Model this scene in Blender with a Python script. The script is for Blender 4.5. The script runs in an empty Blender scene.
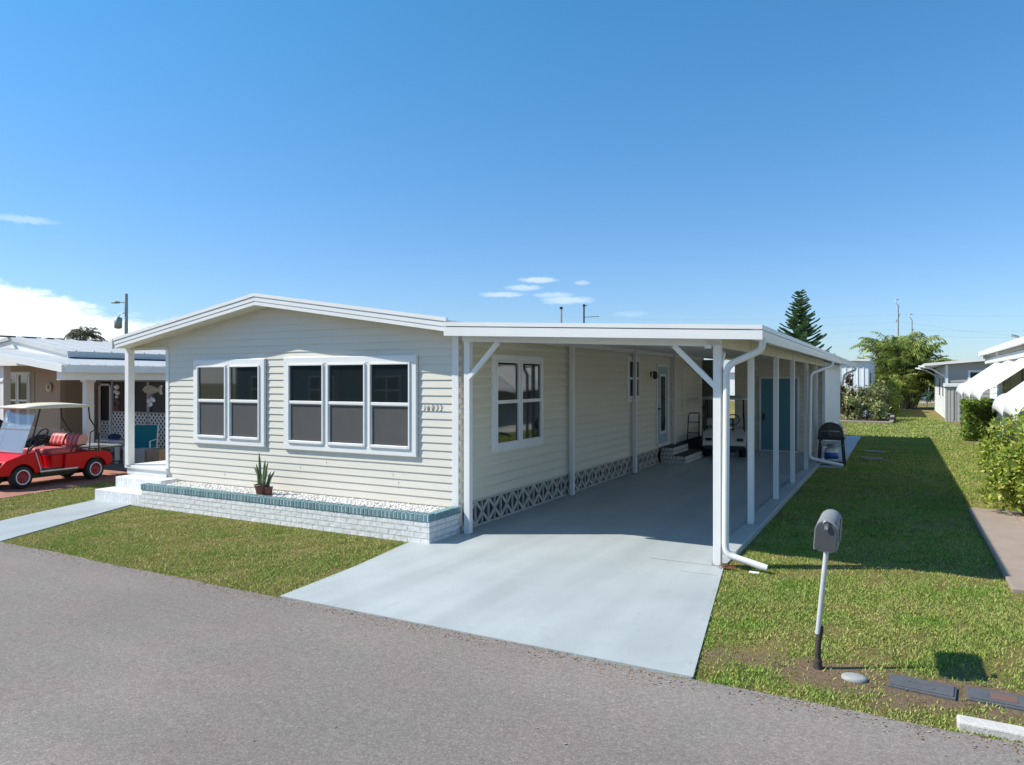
import bpy, bmesh, math, random
import numpy as np
from mathutils import Vector, Matrix
random.seed(7); rng = np.random.default_rng(11)
R = math.radians
sc = bpy.context.scene
COL = sc.collection

# ------------------------------------------------------------------ helpers
class MB:
    def __init__(s): s.v = []; s.f = []; s.sm = []; s.M = None
    def add(s, vs, fs, smooth=False):
        b = len(s.v)
        for p in vs:
            p = Vector(p)
            if s.M is not None: p = s.M @ p
            s.v.append(p)
        for f in fs: s.f.append([b + i for i in f]); s.sm.append(smooth)
        return s
    def hexa(s, p):
        return s.add(p, [(0,3,2,1),(4,5,6,7),(0,1,5,4),(1,2,6,5),(2,3,7,6),(3,0,4,7)])
    def box(s, x0, x1, y0, y1, z0, z1):
        return s.hexa([(x0,y0,z0),(x1,y0,z0),(x1,y1,z0),(x0,y1,z0),(x0,y0,z1),(x1,y0,z1),(x1,y1,z1),(x0,y1,z1)])
    def bar(s, p0, p1, w, h, up=(0,0,1)):
        p0 = Vector(p0); p1 = Vector(p1); d = (p1-p0).normalized(); u = Vector(up)
        if abs(d.dot(u)) > .98: u = Vector((0,1,0))
        a = d.cross(u).normalized()*w/2; b = a.cross(d).normalized()*h/2
        return s.hexa([p0-a-b, p0+a-b, p0+a+b, p0-a+b, p1-a-b, p1+a-b, p1+a+b, p1-a+b])
    def tube(s, pts, r, n=8, cap=True, smooth=True):
        pts = [Vector(p) for p in pts]; rs = r if isinstance(r, (list, tuple)) else [r]*len(pts)
        vs = []; fs = []; prev = None
        for i, p in enumerate(pts):
            if i == 0: d = pts[1]-pts[0]
            elif i == len(pts)-1: d = pts[-1]-pts[-2]
            else: d = (pts[i+1]-pts[i]).normalized()+(pts[i]-pts[i-1]).normalized()
            d.normalize()
            u = prev if prev is not None else (Vector((0,0,1)) if abs(d.z) < .9 else Vector((1,0,0)))
            a = d.cross(u).normalized(); u2 = a.cross(d).normalized(); prev = u2
            for k in range(n):
                t = 2*math.pi*k/n
                vs.append(p + a*math.cos(t)*rs[i] + u2*math.sin(t)*rs[i])
        for i in range(len(pts)-1):
            for k in range(n):
                k2 = (k+1) % n
                fs.append((i*n+k, i*n+k2, (i+1)*n+k2, (i+1)*n+k))
        s.add(vs, fs, smooth)
        if cap:
            m = len(pts)-1
            s.add(vs[:n], [tuple(range(n))][::-1]); s.add(vs[m*n:], [tuple(range(n))])
        return s
    def lathe(s, prof, origin=(0,0,0), rot=None, n=24, smooth=True):
        o = Vector(origin); vs = []; fs = []
        for (r, z) in prof:
            for k in range(n):
                t = 2*math.pi*k/n; p = Vector((r*math.cos(t), r*math.sin(t), z))
                if rot is not None: p = rot @ p
                vs.append(o+p)
        for i in range(len(prof)-1):
            for k in range(n):
                k2 = (k+1) % n
                fs.append((i*n+k, i*n+k2, (i+1)*n+k2, (i+1)*n+k))
        return s.add(vs, fs, smooth)
    def prism(s, pts, a0, a1, plane='YZ', smooth=False):
        def m(u, v, a): return {'YZ': (a,u,v), 'XZ': (u,a,v), 'XY': (u,v,a)}[plane]
        n = len(pts); vs = [m(u,v,a0) for u,v in pts]+[m(u,v,a1) for u,v in pts]
        s.add(vs, [tuple(range(n))[::-1], tuple(range(n, 2*n))])
        return s.add(vs, [(i, (i+1) % n, n+(i+1) % n, n+i) for i in range(n)], smooth)
    def build(s, name, m, parent=None, bevel=0, seg=2):
        me = bpy.data.meshes.new(name); me.from_pydata([tuple(p) for p in s.v], [], s.f)
        bm = bmesh.new(); bm.from_mesh(me)
        for f, k in zip(bm.faces, s.sm): f.smooth = k
        bmesh.ops.recalc_face_normals(bm, faces=bm.faces) if len(s.f) < 60000 else None
        bm.to_mesh(me); bm.free()
        me.materials.append(m)
        o = bpy.data.objects.new(name, me); COL.objects.link(o)
        if parent is not None: o.parent = parent
        if bevel:
            md = o.modifiers.new('bevel', 'BEVEL'); md.width = bevel; md.segments = seg; md.limit_method = 'ANGLE'; md.angle_limit = R(35)
        return o

def tag(o, label=None, cat=None, group=None, kind=None):
    if label: o['label'] = label
    if cat: o['category'] = cat
    if group: o['group'] = group
    if kind: o['kind'] = kind
    return o
def thing(name, label, cat, loc=(0,0,0), rz=0, group=None):
    o = bpy.data.objects.new(name, None); COL.objects.link(o); o.location = loc; o.rotation_euler = (0,0,rz)
    o.empty_display_size = .1
    return tag(o, label, cat, group)
def copy_tree(o, parent=None):
    c = o.copy(); COL.objects.link(c); c.parent = parent
    for ch in list(o.children): copy_tree(ch, c)
    return c
def fast_mesh(name, verts, faces_n, m, parent=None, loops=None):
    """verts (N,3) with consecutive faces of faces_n verts, or a given loop index array"""
    me = bpy.data.meshes.new(name); nv = len(verts)
    me.vertices.add(nv); me.vertices.foreach_set('co', np.asarray(verts, dtype=np.float32).ravel())
    idx = np.arange(nv, dtype=np.int32) if loops is None else np.asarray(loops, dtype=np.int32).ravel()
    nf = len(idx)//faces_n
    me.loops.add(len(idx)); me.loops.foreach_set('vertex_index', idx)
    me.polygons.add(nf); me.polygons.foreach_set('loop_start', np.arange(0, len(idx), faces_n, dtype=np.int32))
    me.polygons.foreach_set('loop_total', np.full(nf, faces_n, dtype=np.int32))
    me.update(calc_edges=True); me.materials.append(m)
    o = bpy.data.objects.new(name, me); COL.objects.link(o)
    if parent is not None: o.parent = parent
    return o

# ------------------------------------------------------------------ materials
def nt(m):
    m.use_nodes = True; t = m.node_tree; return t, t.nodes, t.links
def pm(name, base, rough=.5, var=.06, scale=3, bump=0, bscale=60, metal=0, spec=.5, dirt=0, dirtc=(.12,.1,.08), coat=0, alpha=1, trans=0, stretch=(1,1,1)):
    m = bpy.data.materials.new(name); t, N, L = nt(m); b = N['Principled BSDF']
    tc = N.new('ShaderNodeTexCoord'); mp = N.new('ShaderNodeMapping'); L.new(tc.outputs['Object'], mp.inputs[0]); mp.inputs['Scale'].default_value = stretch
    n = N.new('ShaderNodeTexNoise'); n.inputs['Scale'].default_value = scale; n.inputs['Detail'].default_value = 6; n.inputs['Roughness'].default_value = .65
    L.new(mp.outputs[0], n.inputs['Vector'])
    r = N.new('ShaderNodeMapRange'); r.inputs[1].default_value = .3; r.inputs[2].default_value = .7; r.inputs[3].default_value = 1-var; r.inputs[4].default_value = 1+var
    L.new(n.outputs[0], r.inputs[0])
    mx = N.new('ShaderNodeVectorMath'); mx.operation = 'SCALE'; mx.inputs[0].default_value = base[:3]; L.new(r.outputs[0], mx.inputs['Scale'])
    out = mx.outputs[0]
    if dirt:
        n2 = N.new('ShaderNodeTexNoise'); n2.inputs['Scale'].default_value = scale*2.7; n2.inputs['Detail'].default_value = 8; n2.inputs['Roughness'].default_value = .7
        L.new(mp.outputs[0], n2.inputs['Vector'])
        r2 = N.new('ShaderNodeMapRange'); r2.inputs[1].default_value = .52; r2.inputs[2].default_value = .75; r2.inputs[3].default_value = 0; r2.inputs[4].default_value = dirt
        L.new(n2.outputs[0], r2.inputs[0])
        mc = N.new('ShaderNodeMix'); mc.data_type = 'RGBA'; L.new(r2.outputs[0], mc.inputs[0]); L.new(out, mc.inputs[6]); mc.inputs[7].default_value = (*dirtc, 1)
        out = mc.outputs[2]
    L.new(out, b.inputs['Base Color'])
    b.inputs['Roughness'].default_value = rough; b.inputs['Metallic'].default_value = metal; b.inputs['Specular IOR Level'].default_value = spec
    if coat: b.inputs['Coat Weight'].default_value = coat; b.inputs['Coat Roughness'].default_value = .05
    if trans: b.inputs['Transmission Weight'].default_value = trans
    if bump:
        n3 = N.new('ShaderNodeTexNoise'); n3.inputs['Scale'].default_value = bscale; n3.inputs['Detail'].default_value = 5; L.new(mp.outputs[0], n3.inputs['Vector'])
        bp = N.new('ShaderNodeBump'); bp.inputs['Strength'].default_value = bump; bp.inputs['Distance'].default_value = .01; L.new(n3.outputs[0], bp.inputs['Height']); L.new(bp.outputs[0], b.inputs['Normal'])
    return m
def leafmat(name, cols, rough=.5, patch=None, pscale=.5, transl=.3):
    m = bpy.data.materials.new(name); t, N, L = nt(m); b = N['Principled BSDF']
    g = N.new('ShaderNodeNewGeometry'); cr = N.new('ShaderNodeValToRGB'); L.new(g.outputs['Random Per Island'], cr.inputs[0])
    def fill(cr, cols):
        e = cr.color_ramp.elements
        while len(e) > 1: e.remove(e[-1])
        e[0].position = 0; e[0].color = (*cols[0], 1)
        for i, c in enumerate(cols[1:], 1):
            k = e.new(i/(len(cols)-1)); k.color = (*c, 1)
    fill(cr, cols); out = cr.outputs[0]
    if patch:
        cr2 = N.new('ShaderNodeValToRGB'); L.new(g.outputs['Random Per Island'], cr2.inputs[0]); fill(cr2, patch)
        n = N.new('ShaderNodeTexNoise'); n.inputs['Scale'].default_value = pscale; n.inputs['Detail'].default_value = 9; n.inputs['Roughness'].default_value = .8; L.new(g.outputs['Position'], n.inputs['Vector'])
        r = N.new('ShaderNodeMapRange'); r.inputs[1].default_value = .40; r.inputs[2].default_value = .62
        sx = N.new('ShaderNodeSeparateXYZ'); L.new(g.outputs['Position'], sx.inputs[0]); bx = N.new('ShaderNodeMapRange'); bx.inputs[1].default_value = .5; bx.inputs[2].default_value = 4; bx.inputs[3].default_value = .06; bx.inputs[4].default_value = -.01; L.new(sx.outputs[0], bx.inputs[0])
        ab = N.new('ShaderNodeMath'); L.new(n.outputs[0], ab.inputs[0]); L.new(bx.outputs[0], ab.inputs[1]); L.new(ab.outputs[0], r.inputs[0])
        mc = N.new('ShaderNodeMix'); mc.data_type = 'RGBA'; L.new(r.outputs[0], mc.inputs[0]); L.new(out, mc.inputs[6]); L.new(cr2.outputs[0], mc.inputs[7]); out = mc.outputs[2]
    L.new(out, b.inputs['Base Color']); b.inputs['Roughness'].default_value = rough; b.inputs['Specular IOR Level'].default_value = .3
    if transl:
        tr = N.new('ShaderNodeBsdfTranslucent'); L.new(out, tr.inputs[0]); ms = N.new('ShaderNodeMixShader'); ms.inputs[0].default_value = transl
        L.new(b.outputs[0], ms.inputs[1]); L.new(tr.outputs[0], ms.inputs[2]); L.new(ms.outputs[0], N['Material Output'].inputs[0])
    return m

def brickmat(name, c1, c2, mortar, sx, sy, axis='XZ', msize=.012, bump=.6, dirt=.0):
    m = bpy.data.materials.new(name); t, N, L = nt(m); b = N['Principled BSDF']
    tc = N.new('ShaderNodeTexCoord'); sp = N.new('ShaderNodeSeparateXYZ'); L.new(tc.outputs['Object'], sp.inputs[0])
    ad = N.new('ShaderNodeMath'); ad.operation = 'ADD'; L.new(sp.outputs[0], ad.inputs[0]); L.new(sp.outputs[1], ad.inputs[1])
    cb = N.new('ShaderNodeCombineXYZ'); L.new(ad.outputs[0], cb.inputs[0]); L.new(sp.outputs[2], cb.inputs[1])
    br = N.new('ShaderNodeTexBrick'); L.new(cb.outputs[0], br.inputs['Vector'])
    br.inputs['Scale'].default_value = 1; br.inputs['Brick Width'].default_value = sx; br.inputs['Row Height'].default_value = sy; br.inputs['Mortar Size'].default_value = msize; br.inputs['Mortar Smooth'].default_value = .4
    br.inputs['Color1'].default_value = (*c1, 1); br.inputs['Color2'].default_value = (*c2, 1); br.inputs['Mortar'].default_value = (*mortar, 1)
    n = N.new('ShaderNodeTexNoise'); n.inputs['Scale'].default_value = 14; n.inputs['Detail'].default_value = 7; L.new(tc.outputs['Object'], n.inputs[0])
    mr = N.new('ShaderNodeMapRange'); mr.inputs[1].default_value = .3; mr.inputs[2].default_value = .75; mr.inputs[3].default_value = 1.06; mr.inputs[4].default_value = .84; L.new(n.outputs[0], mr.inputs[0])
    vm = N.new('ShaderNodeVectorMath'); vm.operation = 'SCALE'; L.new(br.outputs[0], vm.inputs[0]); L.new(mr.outputs[0], vm.inputs['Scale']); L.new(vm.outputs[0], b.inputs['Base Color'])
    b.inputs['Roughness'].default_value = .75
    sb = N.new('ShaderNodeMath'); sb.operation = 'MULTIPLY_ADD'; L.new(br.outputs['Fac'], sb.inputs[0]); sb.inputs[1].default_value = -1; L.new(n.outputs[0], sb.inputs[2])
    bp = N.new('ShaderNodeBump'); bp.inputs['Strength'].default_value = bump; bp.inputs['Distance'].default_value = .012; L.new(sb.outputs[0], bp.inputs['Height']); L.new(bp.outputs[0], b.inputs['Normal'])
    return m

WHITE = pm('white_paint', (.73,.725,.71), .42, .03, 2, dirt=.10, dirtc=(.5,.48,.42))
ALU = pm('white_aluminium', (.71,.71,.70), .35, .03, 1.5, dirt=.12, dirtc=(.45,.43,.38), stretch=(.5,.5,2))
VINYL = pm('white_vinyl', (.74,.74,.73), .35, .02, 3)
SIDING = pm('cream_siding', (.64,.605,.53), .5, .035, 1.6, bump=.12, bscale=90, stretch=(.3,.3,2.5), dirt=.10, dirtc=(.42,.40,.33))
SIDING2 = pm('warm_siding', (.68,.63,.51), .5, .03, 1.6, bump=.1, bscale=90, stretch=(.3,.3,2.5), dirt=.14, dirtc=(.36,.33,.26))
SOFFIT = pm('cream_soffit', (.60,.57,.45), .55, .04, 2)
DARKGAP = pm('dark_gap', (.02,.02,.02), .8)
SILVER = pm('grey_metal', (.42,.43,.44), .45, .06, 8, metal=.6)
GALV = pm('galvanised_metal', (.36,.37,.38), .5, .12, 10, metal=.7, dirt=.3, dirtc=(.2,.17,.14))
GLASS = pm('window_glass', (.012,.017,.019), .03, 0, spec=1.0, bump=.02, bscale=1.5)
SCREEN = pm('insect_screen', (.085,.083,.083), .55, .06, 4, bump=.1, bscale=600, spec=.25)
TRIMGREY = pm('grey_door_paint', (.33,.40,.44), .5)
TEAL = pm('teal_brick_paint', (.125,.235,.26), .6, .3, 16, bump=.5, bscale=50, dirt=.5, dirtc=(.33,.42,.43))
TEALDOOR = pm('teal_door_paint', (.085,.24,.29), .5, .05)
BRICKW = brickmat('white_painted_brick', (.76,.76,.75), (.68,.68,.68), (.54,.54,.54), .205, .0735, msize=.006, bump=.9)
BRICKS = brickmat('white_step_brick', (.74,.74,.74), (.68,.68,.69), (.56,.56,.58), .07, .19, msize=.005, bump=.5)
BRICKD = brickmat('pale_step_brick', (.62,.60,.56), (.55,.53,.5), (.12,.11,.10), .09, .1, msize=.008, bump=.5)
BLACK = pm('black_plastic', (.014,.014,.016), .4)
RUBBER = pm('tyre_rubber', (.02,.02,.021), .75, .1, 10)
RED = pm('red_cart_paint', (.62,.003,.010), .35, .04, 3, spec=.15, coat=.05)
REDSEAT = None
CREAM = pm('beige_roof_plastic', (.66,.58,.45), .5, .05, 3)
DARKSTEP = pm('dark_tread', (.035,.035,.037), .7, .1, 10)
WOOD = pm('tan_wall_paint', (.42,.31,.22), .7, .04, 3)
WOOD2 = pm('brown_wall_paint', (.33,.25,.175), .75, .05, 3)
CONC = pm('weathered_concrete', (.30,.235,.19), .85, .12, 3, bump=.25, bscale=70, dirt=.35, dirtc=(.2,.17,.14))
CONCG = pm('painted_grey_concrete', (.42,.47,.51), .7, .06, 2, bump=.15, bscale=60, dirt=.25, dirtc=(.3,.32,.33))
CARD = pm('cardboard', (.42,.28,.17), .8, .08, 5)
TEALFAB = pm('teal_cushion', (.0,.16,.19), .8, .08, 6)
NAVY = pm('navy_cloth', (.02,.03,.09), .8)
TERRA = pm('red_brown_plastic_pot', (.12,.045,.035), .6, .1, 8)
MULCH = pm('brown_mulch', (.12,.062,.04), .95, .35, 14, bump=1, bscale=45)
GREYSID = pm('grey_siding_paint', (.36,.345,.33), .6, .04, 2, stretch=(.3,.3,2))
WHITESID = pm('white_siding_paint', (.74,.76,.78), .5, .03, 2, stretch=(.3,.3,2))
BARK = pm('palm_bark', (.22,.19,.14), .85, .2, 6, bump=.6, bscale=20)
METROOF = pm('aged_white_metal_roof', (.52,.52,.51), .45, .1, 1.2, dirt=.55, dirtc=(.45,.41,.36), stretch=(1,.25,1))

def stripe_mat():
    m = bpy.data.materials.new('striped_seat_vinyl'); t, N, L = nt(m); b = N['Principled BSDF']
    tc = N.new('ShaderNodeTexCoord'); w = N.new('ShaderNodeTexWave'); w.bands_direction = 'Y'; w.inputs['Scale'].default_value = 2.2; w.inputs['Distortion'].default_value = .15
    L.new(tc.outputs['Object'], w.inputs[0]); cr = N.new('ShaderNodeValToRGB'); e = cr.color_ramp.elements
    e[0].position = .72; e[0].color = (.42,.022,.035,1); e[1].position = .86; e[1].color = (.62,.28,.22,1); L.new(w.outputs[0], cr.inputs[0]); L.new(cr.outputs[0], b.inputs['Base Color']); b.inputs['Roughness'].default_value = .5
    return m
REDSEAT = stripe_mat()
PINKSEAT = pm('faded_red_seat_vinyl', (.48,.085,.09), .55, .1, 8)

def clearglass(name, tint=(.9,.95,.97), refl=.25, haze=0.0):
    m = bpy.data.materials.new(name); t, N, L = nt(m); N.remove(N['Principled BSDF'])
    tr = N.new('ShaderNodeBsdfTransparent'); tr.inputs[0].default_value = (*tint, 1)
    gl = N.new('ShaderNodeBsdfGlossy'); gl.inputs['Roughness'].default_value = .05
    df = N.new('ShaderNodeBsdfDiffuse'); df.inputs[0].default_value = (.62,.66,.72,1)
    m1 = N.new('ShaderNodeMixShader'); m1.inputs[0].default_value = haze; L.new(tr.outputs[0], m1.inputs[1]); L.new(df.outputs[0], m1.inputs[2])
    m2 = N.new('ShaderNodeMixShader'); m2.inputs[0].default_value = refl; L.new(m1.outputs[0], m2.inputs[1]); L.new(gl.outputs[0], m2.inputs[2])
    L.new(m2.outputs[0], N['Material Output'].inputs[0]); return m
WSHIELD = clearglass('windshield_painted_haze', refl=.15, haze=.2)  # haze mixes in a pale diffuse colour that imitates a whitish reflection

def asphalt():
    m = bpy.data.materials.new('worn_asphalt'); t, N, L = nt(m); b = N['Principled BSDF']
    g = N.new('ShaderNodeNewGeometry')
    n1 = N.new('ShaderNodeTexNoise'); n1.inputs['Scale'].default_value = .35; n1.inputs['Detail'].default_value = 5; L.new(g.outputs['Position'], n1.inputs[0])
    v = N.new('ShaderNodeTexVoronoi'); v.inputs['Scale'].default_value = 120; L.new(g.outputs['Position'], v.inputs['Vector'])
    v2 = N.new('ShaderNodeTexVoronoi'); v2.inputs['Scale'].default_value = 42; L.new(g.outputs['Position'], v2.inputs['Vector'])
    n2 = N.new('ShaderNodeTexNoise'); n2.inputs['Scale'].default_value = 30; n2.inputs['Detail'].default_value = 6; n2.inputs['Roughness'].default_value = .7; L.new(g.outputs['Position'], n2.inputs[0])
    hs = N.new('ShaderNodeSeparateColor'); L.new(v.outputs['Color'], hs.inputs[0])
    cr = N.new('ShaderNodeValToRGB'); e = cr.color_ramp.elements; e[0].position = 0; e[0].color = (.160,.140,.129,1); e[1].position = 1; e[1].color = (.255,.226,.208,1)
    k = e.new(.45); k.color = (.18,.156,.142,1); k = e.new(.8); k.color = (.215,.188,.172,1); L.new(hs.outputs[0], cr.inputs[0])
    m1 = N.new('ShaderNodeMapRange'); m1.inputs[1].default_value = .3; m1.inputs[2].default_value = .7; m1.inputs[3].default_value = .98; m1.inputs[4].default_value = 1.25; L.new(n1.outputs[0], m1.inputs[0])
    m2 = N.new('ShaderNodeMapRange'); m2.inputs[1].default_value = .25; m2.inputs[2].default_value = .75; m2.inputs[3].default_value = .78; m2.inputs[4].default_value = 1.2; L.new(n2.outputs[0], m2.inputs[0])
    mm = N.new('ShaderNodeMath'); mm.operation = 'MULTIPLY'; L.new(m1.outputs[0], mm.inputs[0]); L.new(m2.outputs[0], mm.inputs[1])
    vm = N.new('ShaderNodeVectorMath'); vm.operation = 'SCALE'; L.new(cr.outputs[0], vm.inputs[0]); L.new(mm.outputs[0], vm.inputs['Scale'])
    # broad warm / grey mottling
    n4 = N.new('ShaderNodeTexNoise'); n4.inputs['Scale'].default_value = 1.3; n4.inputs['Detail'].default_value = 6; L.new(g.outputs['Position'], n4.inputs[0])
    cr4 = N.new('ShaderNodeValToRGB'); e = cr4.color_ramp.elements; e[0].position = .35; e[0].color = (1.0,.97,.97,1); e[1].position = .68; e[1].color = (.94,.97,.96,1); L.new(n4.outputs[0], cr4.inputs[0])
    vx = N.new('ShaderNodeVectorMath'); vx.operation = 'MULTIPLY'; L.new(vm.outputs[0], vx.inputs[0]); L.new(cr4.outputs[0], vx.inputs[1])
    mp = N.new('ShaderNodeMapping'); mp.inputs['Scale'].default_value = (.06,1.1,1); L.new(g.outputs['Position'], mp.inputs[0])
    n5 = N.new('ShaderNodeTexNoise'); n5.inputs['Scale'].default_value = 1; n5.inputs['Detail'].default_value = 3; L.new(mp.outputs[0], n5.inputs[0])
    m5 = N.new('ShaderNodeMapRange'); m5.inputs[1].default_value = .3; m5.inputs[2].default_value = .7; m5.inputs[3].default_value = .90; m5.inputs[4].default_value = 1.10; L.new(n5.outputs[0], m5.inputs[0])
    n6 = N.new('ShaderNodeTexNoise'); n6.inputs['Scale'].default_value = 2.3; n6.inputs['Detail'].default_value = 10; n6.inputs['Roughness'].default_value = .8; L.new(g.outputs['Position'], n6.inputs[0])
    m6 = N.new('ShaderNodeMapRange'); m6.inputs[1].default_value = .66; m6.inputs[2].default_value = .74; m6.inputs[3].default_value = 1; m6.inputs[4].default_value = .72; L.new(n6.outputs[0], m6.inputs[0])
    mk = N.new('ShaderNodeMath'); mk.operation = 'MULTIPLY'; L.new(m5.outputs[0], mk.inputs[0]); L.new(m6.outputs[0], mk.inputs[1])
    vy = N.new('ShaderNodeVectorMath'); vy.operation = 'SCALE'; L.new(vx.outputs[0], vy.inputs[0]); L.new(mk.outputs[0], vy.inputs['Scale'])
    L.new(vy.outputs[0], b.inputs['Base Color']); b.inputs['Roughness'].default_value = .85; b.inputs['Specular IOR Level'].default_value = .3
    ad = N.new('ShaderNodeMath'); ad.operation = 'MULTIPLY_ADD'; L.new(v2.outputs['Distance'], ad.inputs[0]); ad.inputs[1].default_value = .6; L.new(v.outputs['Distance'], ad.inputs[2])
    bp = N.new('ShaderNodeBump'); bp.inputs['Strength'].default_value = .22; bp.inputs['Distance'].default_value = .008; L.new(ad.outputs[0], bp.inputs['Height']); L.new(bp.outputs[0], b.inputs['Normal'])
    return m
ASPH = asphalt()

def drivepaint():
    m = bpy.data.materials.new('pale_blue_grey_driveway_paint'); t, N, L = nt(m); b = N['Principled BSDF']
    g = N.new('ShaderNodeNewGeometry')
    n1 = N.new('ShaderNodeTexNoise'); n1.inputs['Scale'].default_value = .9; n1.inputs['Detail'].default_value = 8; n1.inputs['Roughness'].default_value = .6; L.new(g.outputs['Position'], n1.inputs[0])
    n2 = N.new('ShaderNodeTexNoise'); n2.inputs['Scale'].default_value = 3.5; n2.inputs['Detail'].default_value = 9; n2.inputs['Roughness'].default_value = .72; n2.inputs['Distortion'].default_value = .6; L.new(g.outputs['Position'], n2.inputs[0])
    cr = N.new('ShaderNodeValToRGB'); e = cr.color_ramp.elements; e[0].position = .32; e[0].color = (.35,.385,.395,1); e[1].position = .66; e[1].color = (.41,.445,.455,1); L.new(n1.outputs[0], cr.inputs[0])
    r = N.new('ShaderNodeMapRange'); r.inputs[1].default_value = .56; r.inputs[2].default_value = .74; r.inputs[3].default_value = 0; r.inputs[4].default_value = .45; L.new(n2.outputs[0], r.inputs[0])
    mc = N.new('ShaderNodeMix'); mc.data_type = 'RGBA'; L.new(r.outputs[0], mc.inputs[0]); L.new(cr.outputs[0], mc.inputs[6]); mc.inputs[7].default_value = (.27,.31,.33,1)
    mp = N.new('ShaderNodeMapping'); mp.inputs['Scale'].default_value = (2.6,.18,1); L.new(g.outputs['Position'], mp.inputs[0])
    n7 = N.new('ShaderNodeTexNoise'); n7.inputs['Scale'].default_value = 1; n7.inputs['Detail'].default_value = 5; L.new(mp.outputs[0], n7.inputs[0])
    m7 = N.new('ShaderNodeMapRange'); m7.inputs[1].default_value = .35; m7.inputs[2].default_value = .65; m7.inputs[3].default_value = .91; m7.inputs[4].default_value = 1.05; L.new(n7.outputs[0], m7.inputs[0])
    v7 = N.new('ShaderNodeVectorMath'); v7.operation = 'SCALE'; L.new(mc.outputs[2], v7.inputs[0]); L.new(m7.outputs[0], v7.inputs['Scale'])
    L.new(v7.outputs[0], b.inputs['Base Color']); b.inputs['Roughness'].default_value = .5; b.inputs['Specular IOR Level'].default_value = .35
    n3 = N.new('ShaderNodeTexNoise'); n3.inputs['Scale'].default_value = 55; n3.inputs['Detail'].default_value = 4; L.new(g.outputs['Position'], n3.inputs[0])
    bp = N.new('ShaderNodeBump'); bp.inputs['Strength'].default_value = .22; bp.inputs['Distance'].default_value = .01; L.new(n3.outputs[0], bp.inputs['Height']); L.new(bp.outputs[0], b.inputs['Normal'])
    return m
DRIVE = drivepaint()

def groundmat():
    m = bpy.data.materials.new('turf_soil'); t, N, L = nt(m); b = N['Principled BSDF']
    g = N.new('ShaderNodeNewGeometry')
    n1 = N.new('ShaderNodeTexNoise'); n1.inputs['Scale'].default_value = .8; n1.inputs['Detail'].default_value = 8; n1.inputs['Roughness'].default_value = .65; L.new(g.outputs['Position'], n1.inputs[0])
    n2 = N.new('ShaderNodeTexNoise'); n2.inputs['Scale'].default_value = 28; n2.inputs['Detail'].default_value = 6; n2.inputs['Roughness'].default_value = .75; L.new(g.outputs['Position'], n2.inputs[0])
    c1 = N.new('ShaderNodeValToRGB'); e = c1.color_ramp.elements; e[0].position = .35; e[0].color = (.17,.165,.05,1); e[1].position = .65; e[1].color = (.27,.215,.10,1); L.new(n1.outputs[0], c1.inputs[0])
    c2 = N.new('ShaderNodeValToRGB'); e = c2.color_ramp.elements; e[0].position = .3; e[0].color = (.55,.55,.55,1); e[1].position = .72; e[1].color = (1.35,1.3,1.2,1); L.new(n2.outputs[0], c2.inputs[0])
    vx = N.new('ShaderNodeVectorMath'); vx.operation = 'MULTIPLY'; L.new(c1.outputs[0], vx.inputs[0]); L.new(c2.outputs[0], vx.inputs[1])
    # bare soil strip along the road near the mailbox
    sp = N.new('ShaderNodeSeparateXYZ'); L.new(g.outputs['Position'], sp.inputs[0])
    def M(op, a, bb):
        k = N.new('ShaderNodeMath'); k.operation = op
        for i, x in enumerate((a, bb)):
            if isinstance(x, (int, float)): k.inputs[i].default_value = x
            else: L.new(x, k.inputs[i])
        return k.outputs[0]
    dy = M('ABSOLUTE', M('ADD', sp.outputs[1], 2.66), 0)
    dx = M('MULTIPLY', M('ABSOLUTE', M('SUBTRACT', sp.outputs[0], 5.9), 0), .28)
    d = M('ADD', dy, M('MULTIPLY', dx, dx))
    d = M('ADD', d, M('MULTIPLY', M('SUBTRACT', n1.outputs[0], .5), 1.2))
    r = N.new('ShaderNodeMapRange'); r.inputs[1].default_value = .20; r.inputs[2].default_value = .5; r.inputs[3].default_value = 1; r.inputs[4].default_value = 0; L.new(d, r.inputs[0])
    soil = N.new('ShaderNodeVectorMath'); soil.operation = 'MULTIPLY'; soil.inputs[0].default_value = (.23,.165,.115); L.new(c2.outputs[0], soil.inputs[1])
    mc = N.new('ShaderNodeMix'); mc.data_type = 'RGBA'; L.new(r.outputs[0], mc.inputs[0]); L.new(vx.outputs[0], mc.inputs[6]); L.new(soil.outputs[0], mc.inputs[7])
    L.new(mc.outputs[2], b.inputs['Base Color']); b.inputs['Roughness'].default_value = .95; b.inputs['Specular IOR Level'].default_value = .1
    bp = N.new('ShaderNodeBump'); bp.inputs['Strength'].default_value = 1; bp.inputs['Distance'].default_value = .03; L.new(n2.outputs[0], bp.inputs['Height']); L.new(bp.outputs[0], b.inputs['Normal'])
    return m
GROUND = groundmat()
GRASS = leafmat('turf_blades', [(.075,.175,.018),(.16,.30,.035),(.28,.42,.065),(.43,.48,.13)], .6,
                patch=[(.24,.235,.07),(.42,.385,.13),(.56,.49,.21),(.35,.395,.09)], pscale=1.1, transl=.25)

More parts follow.
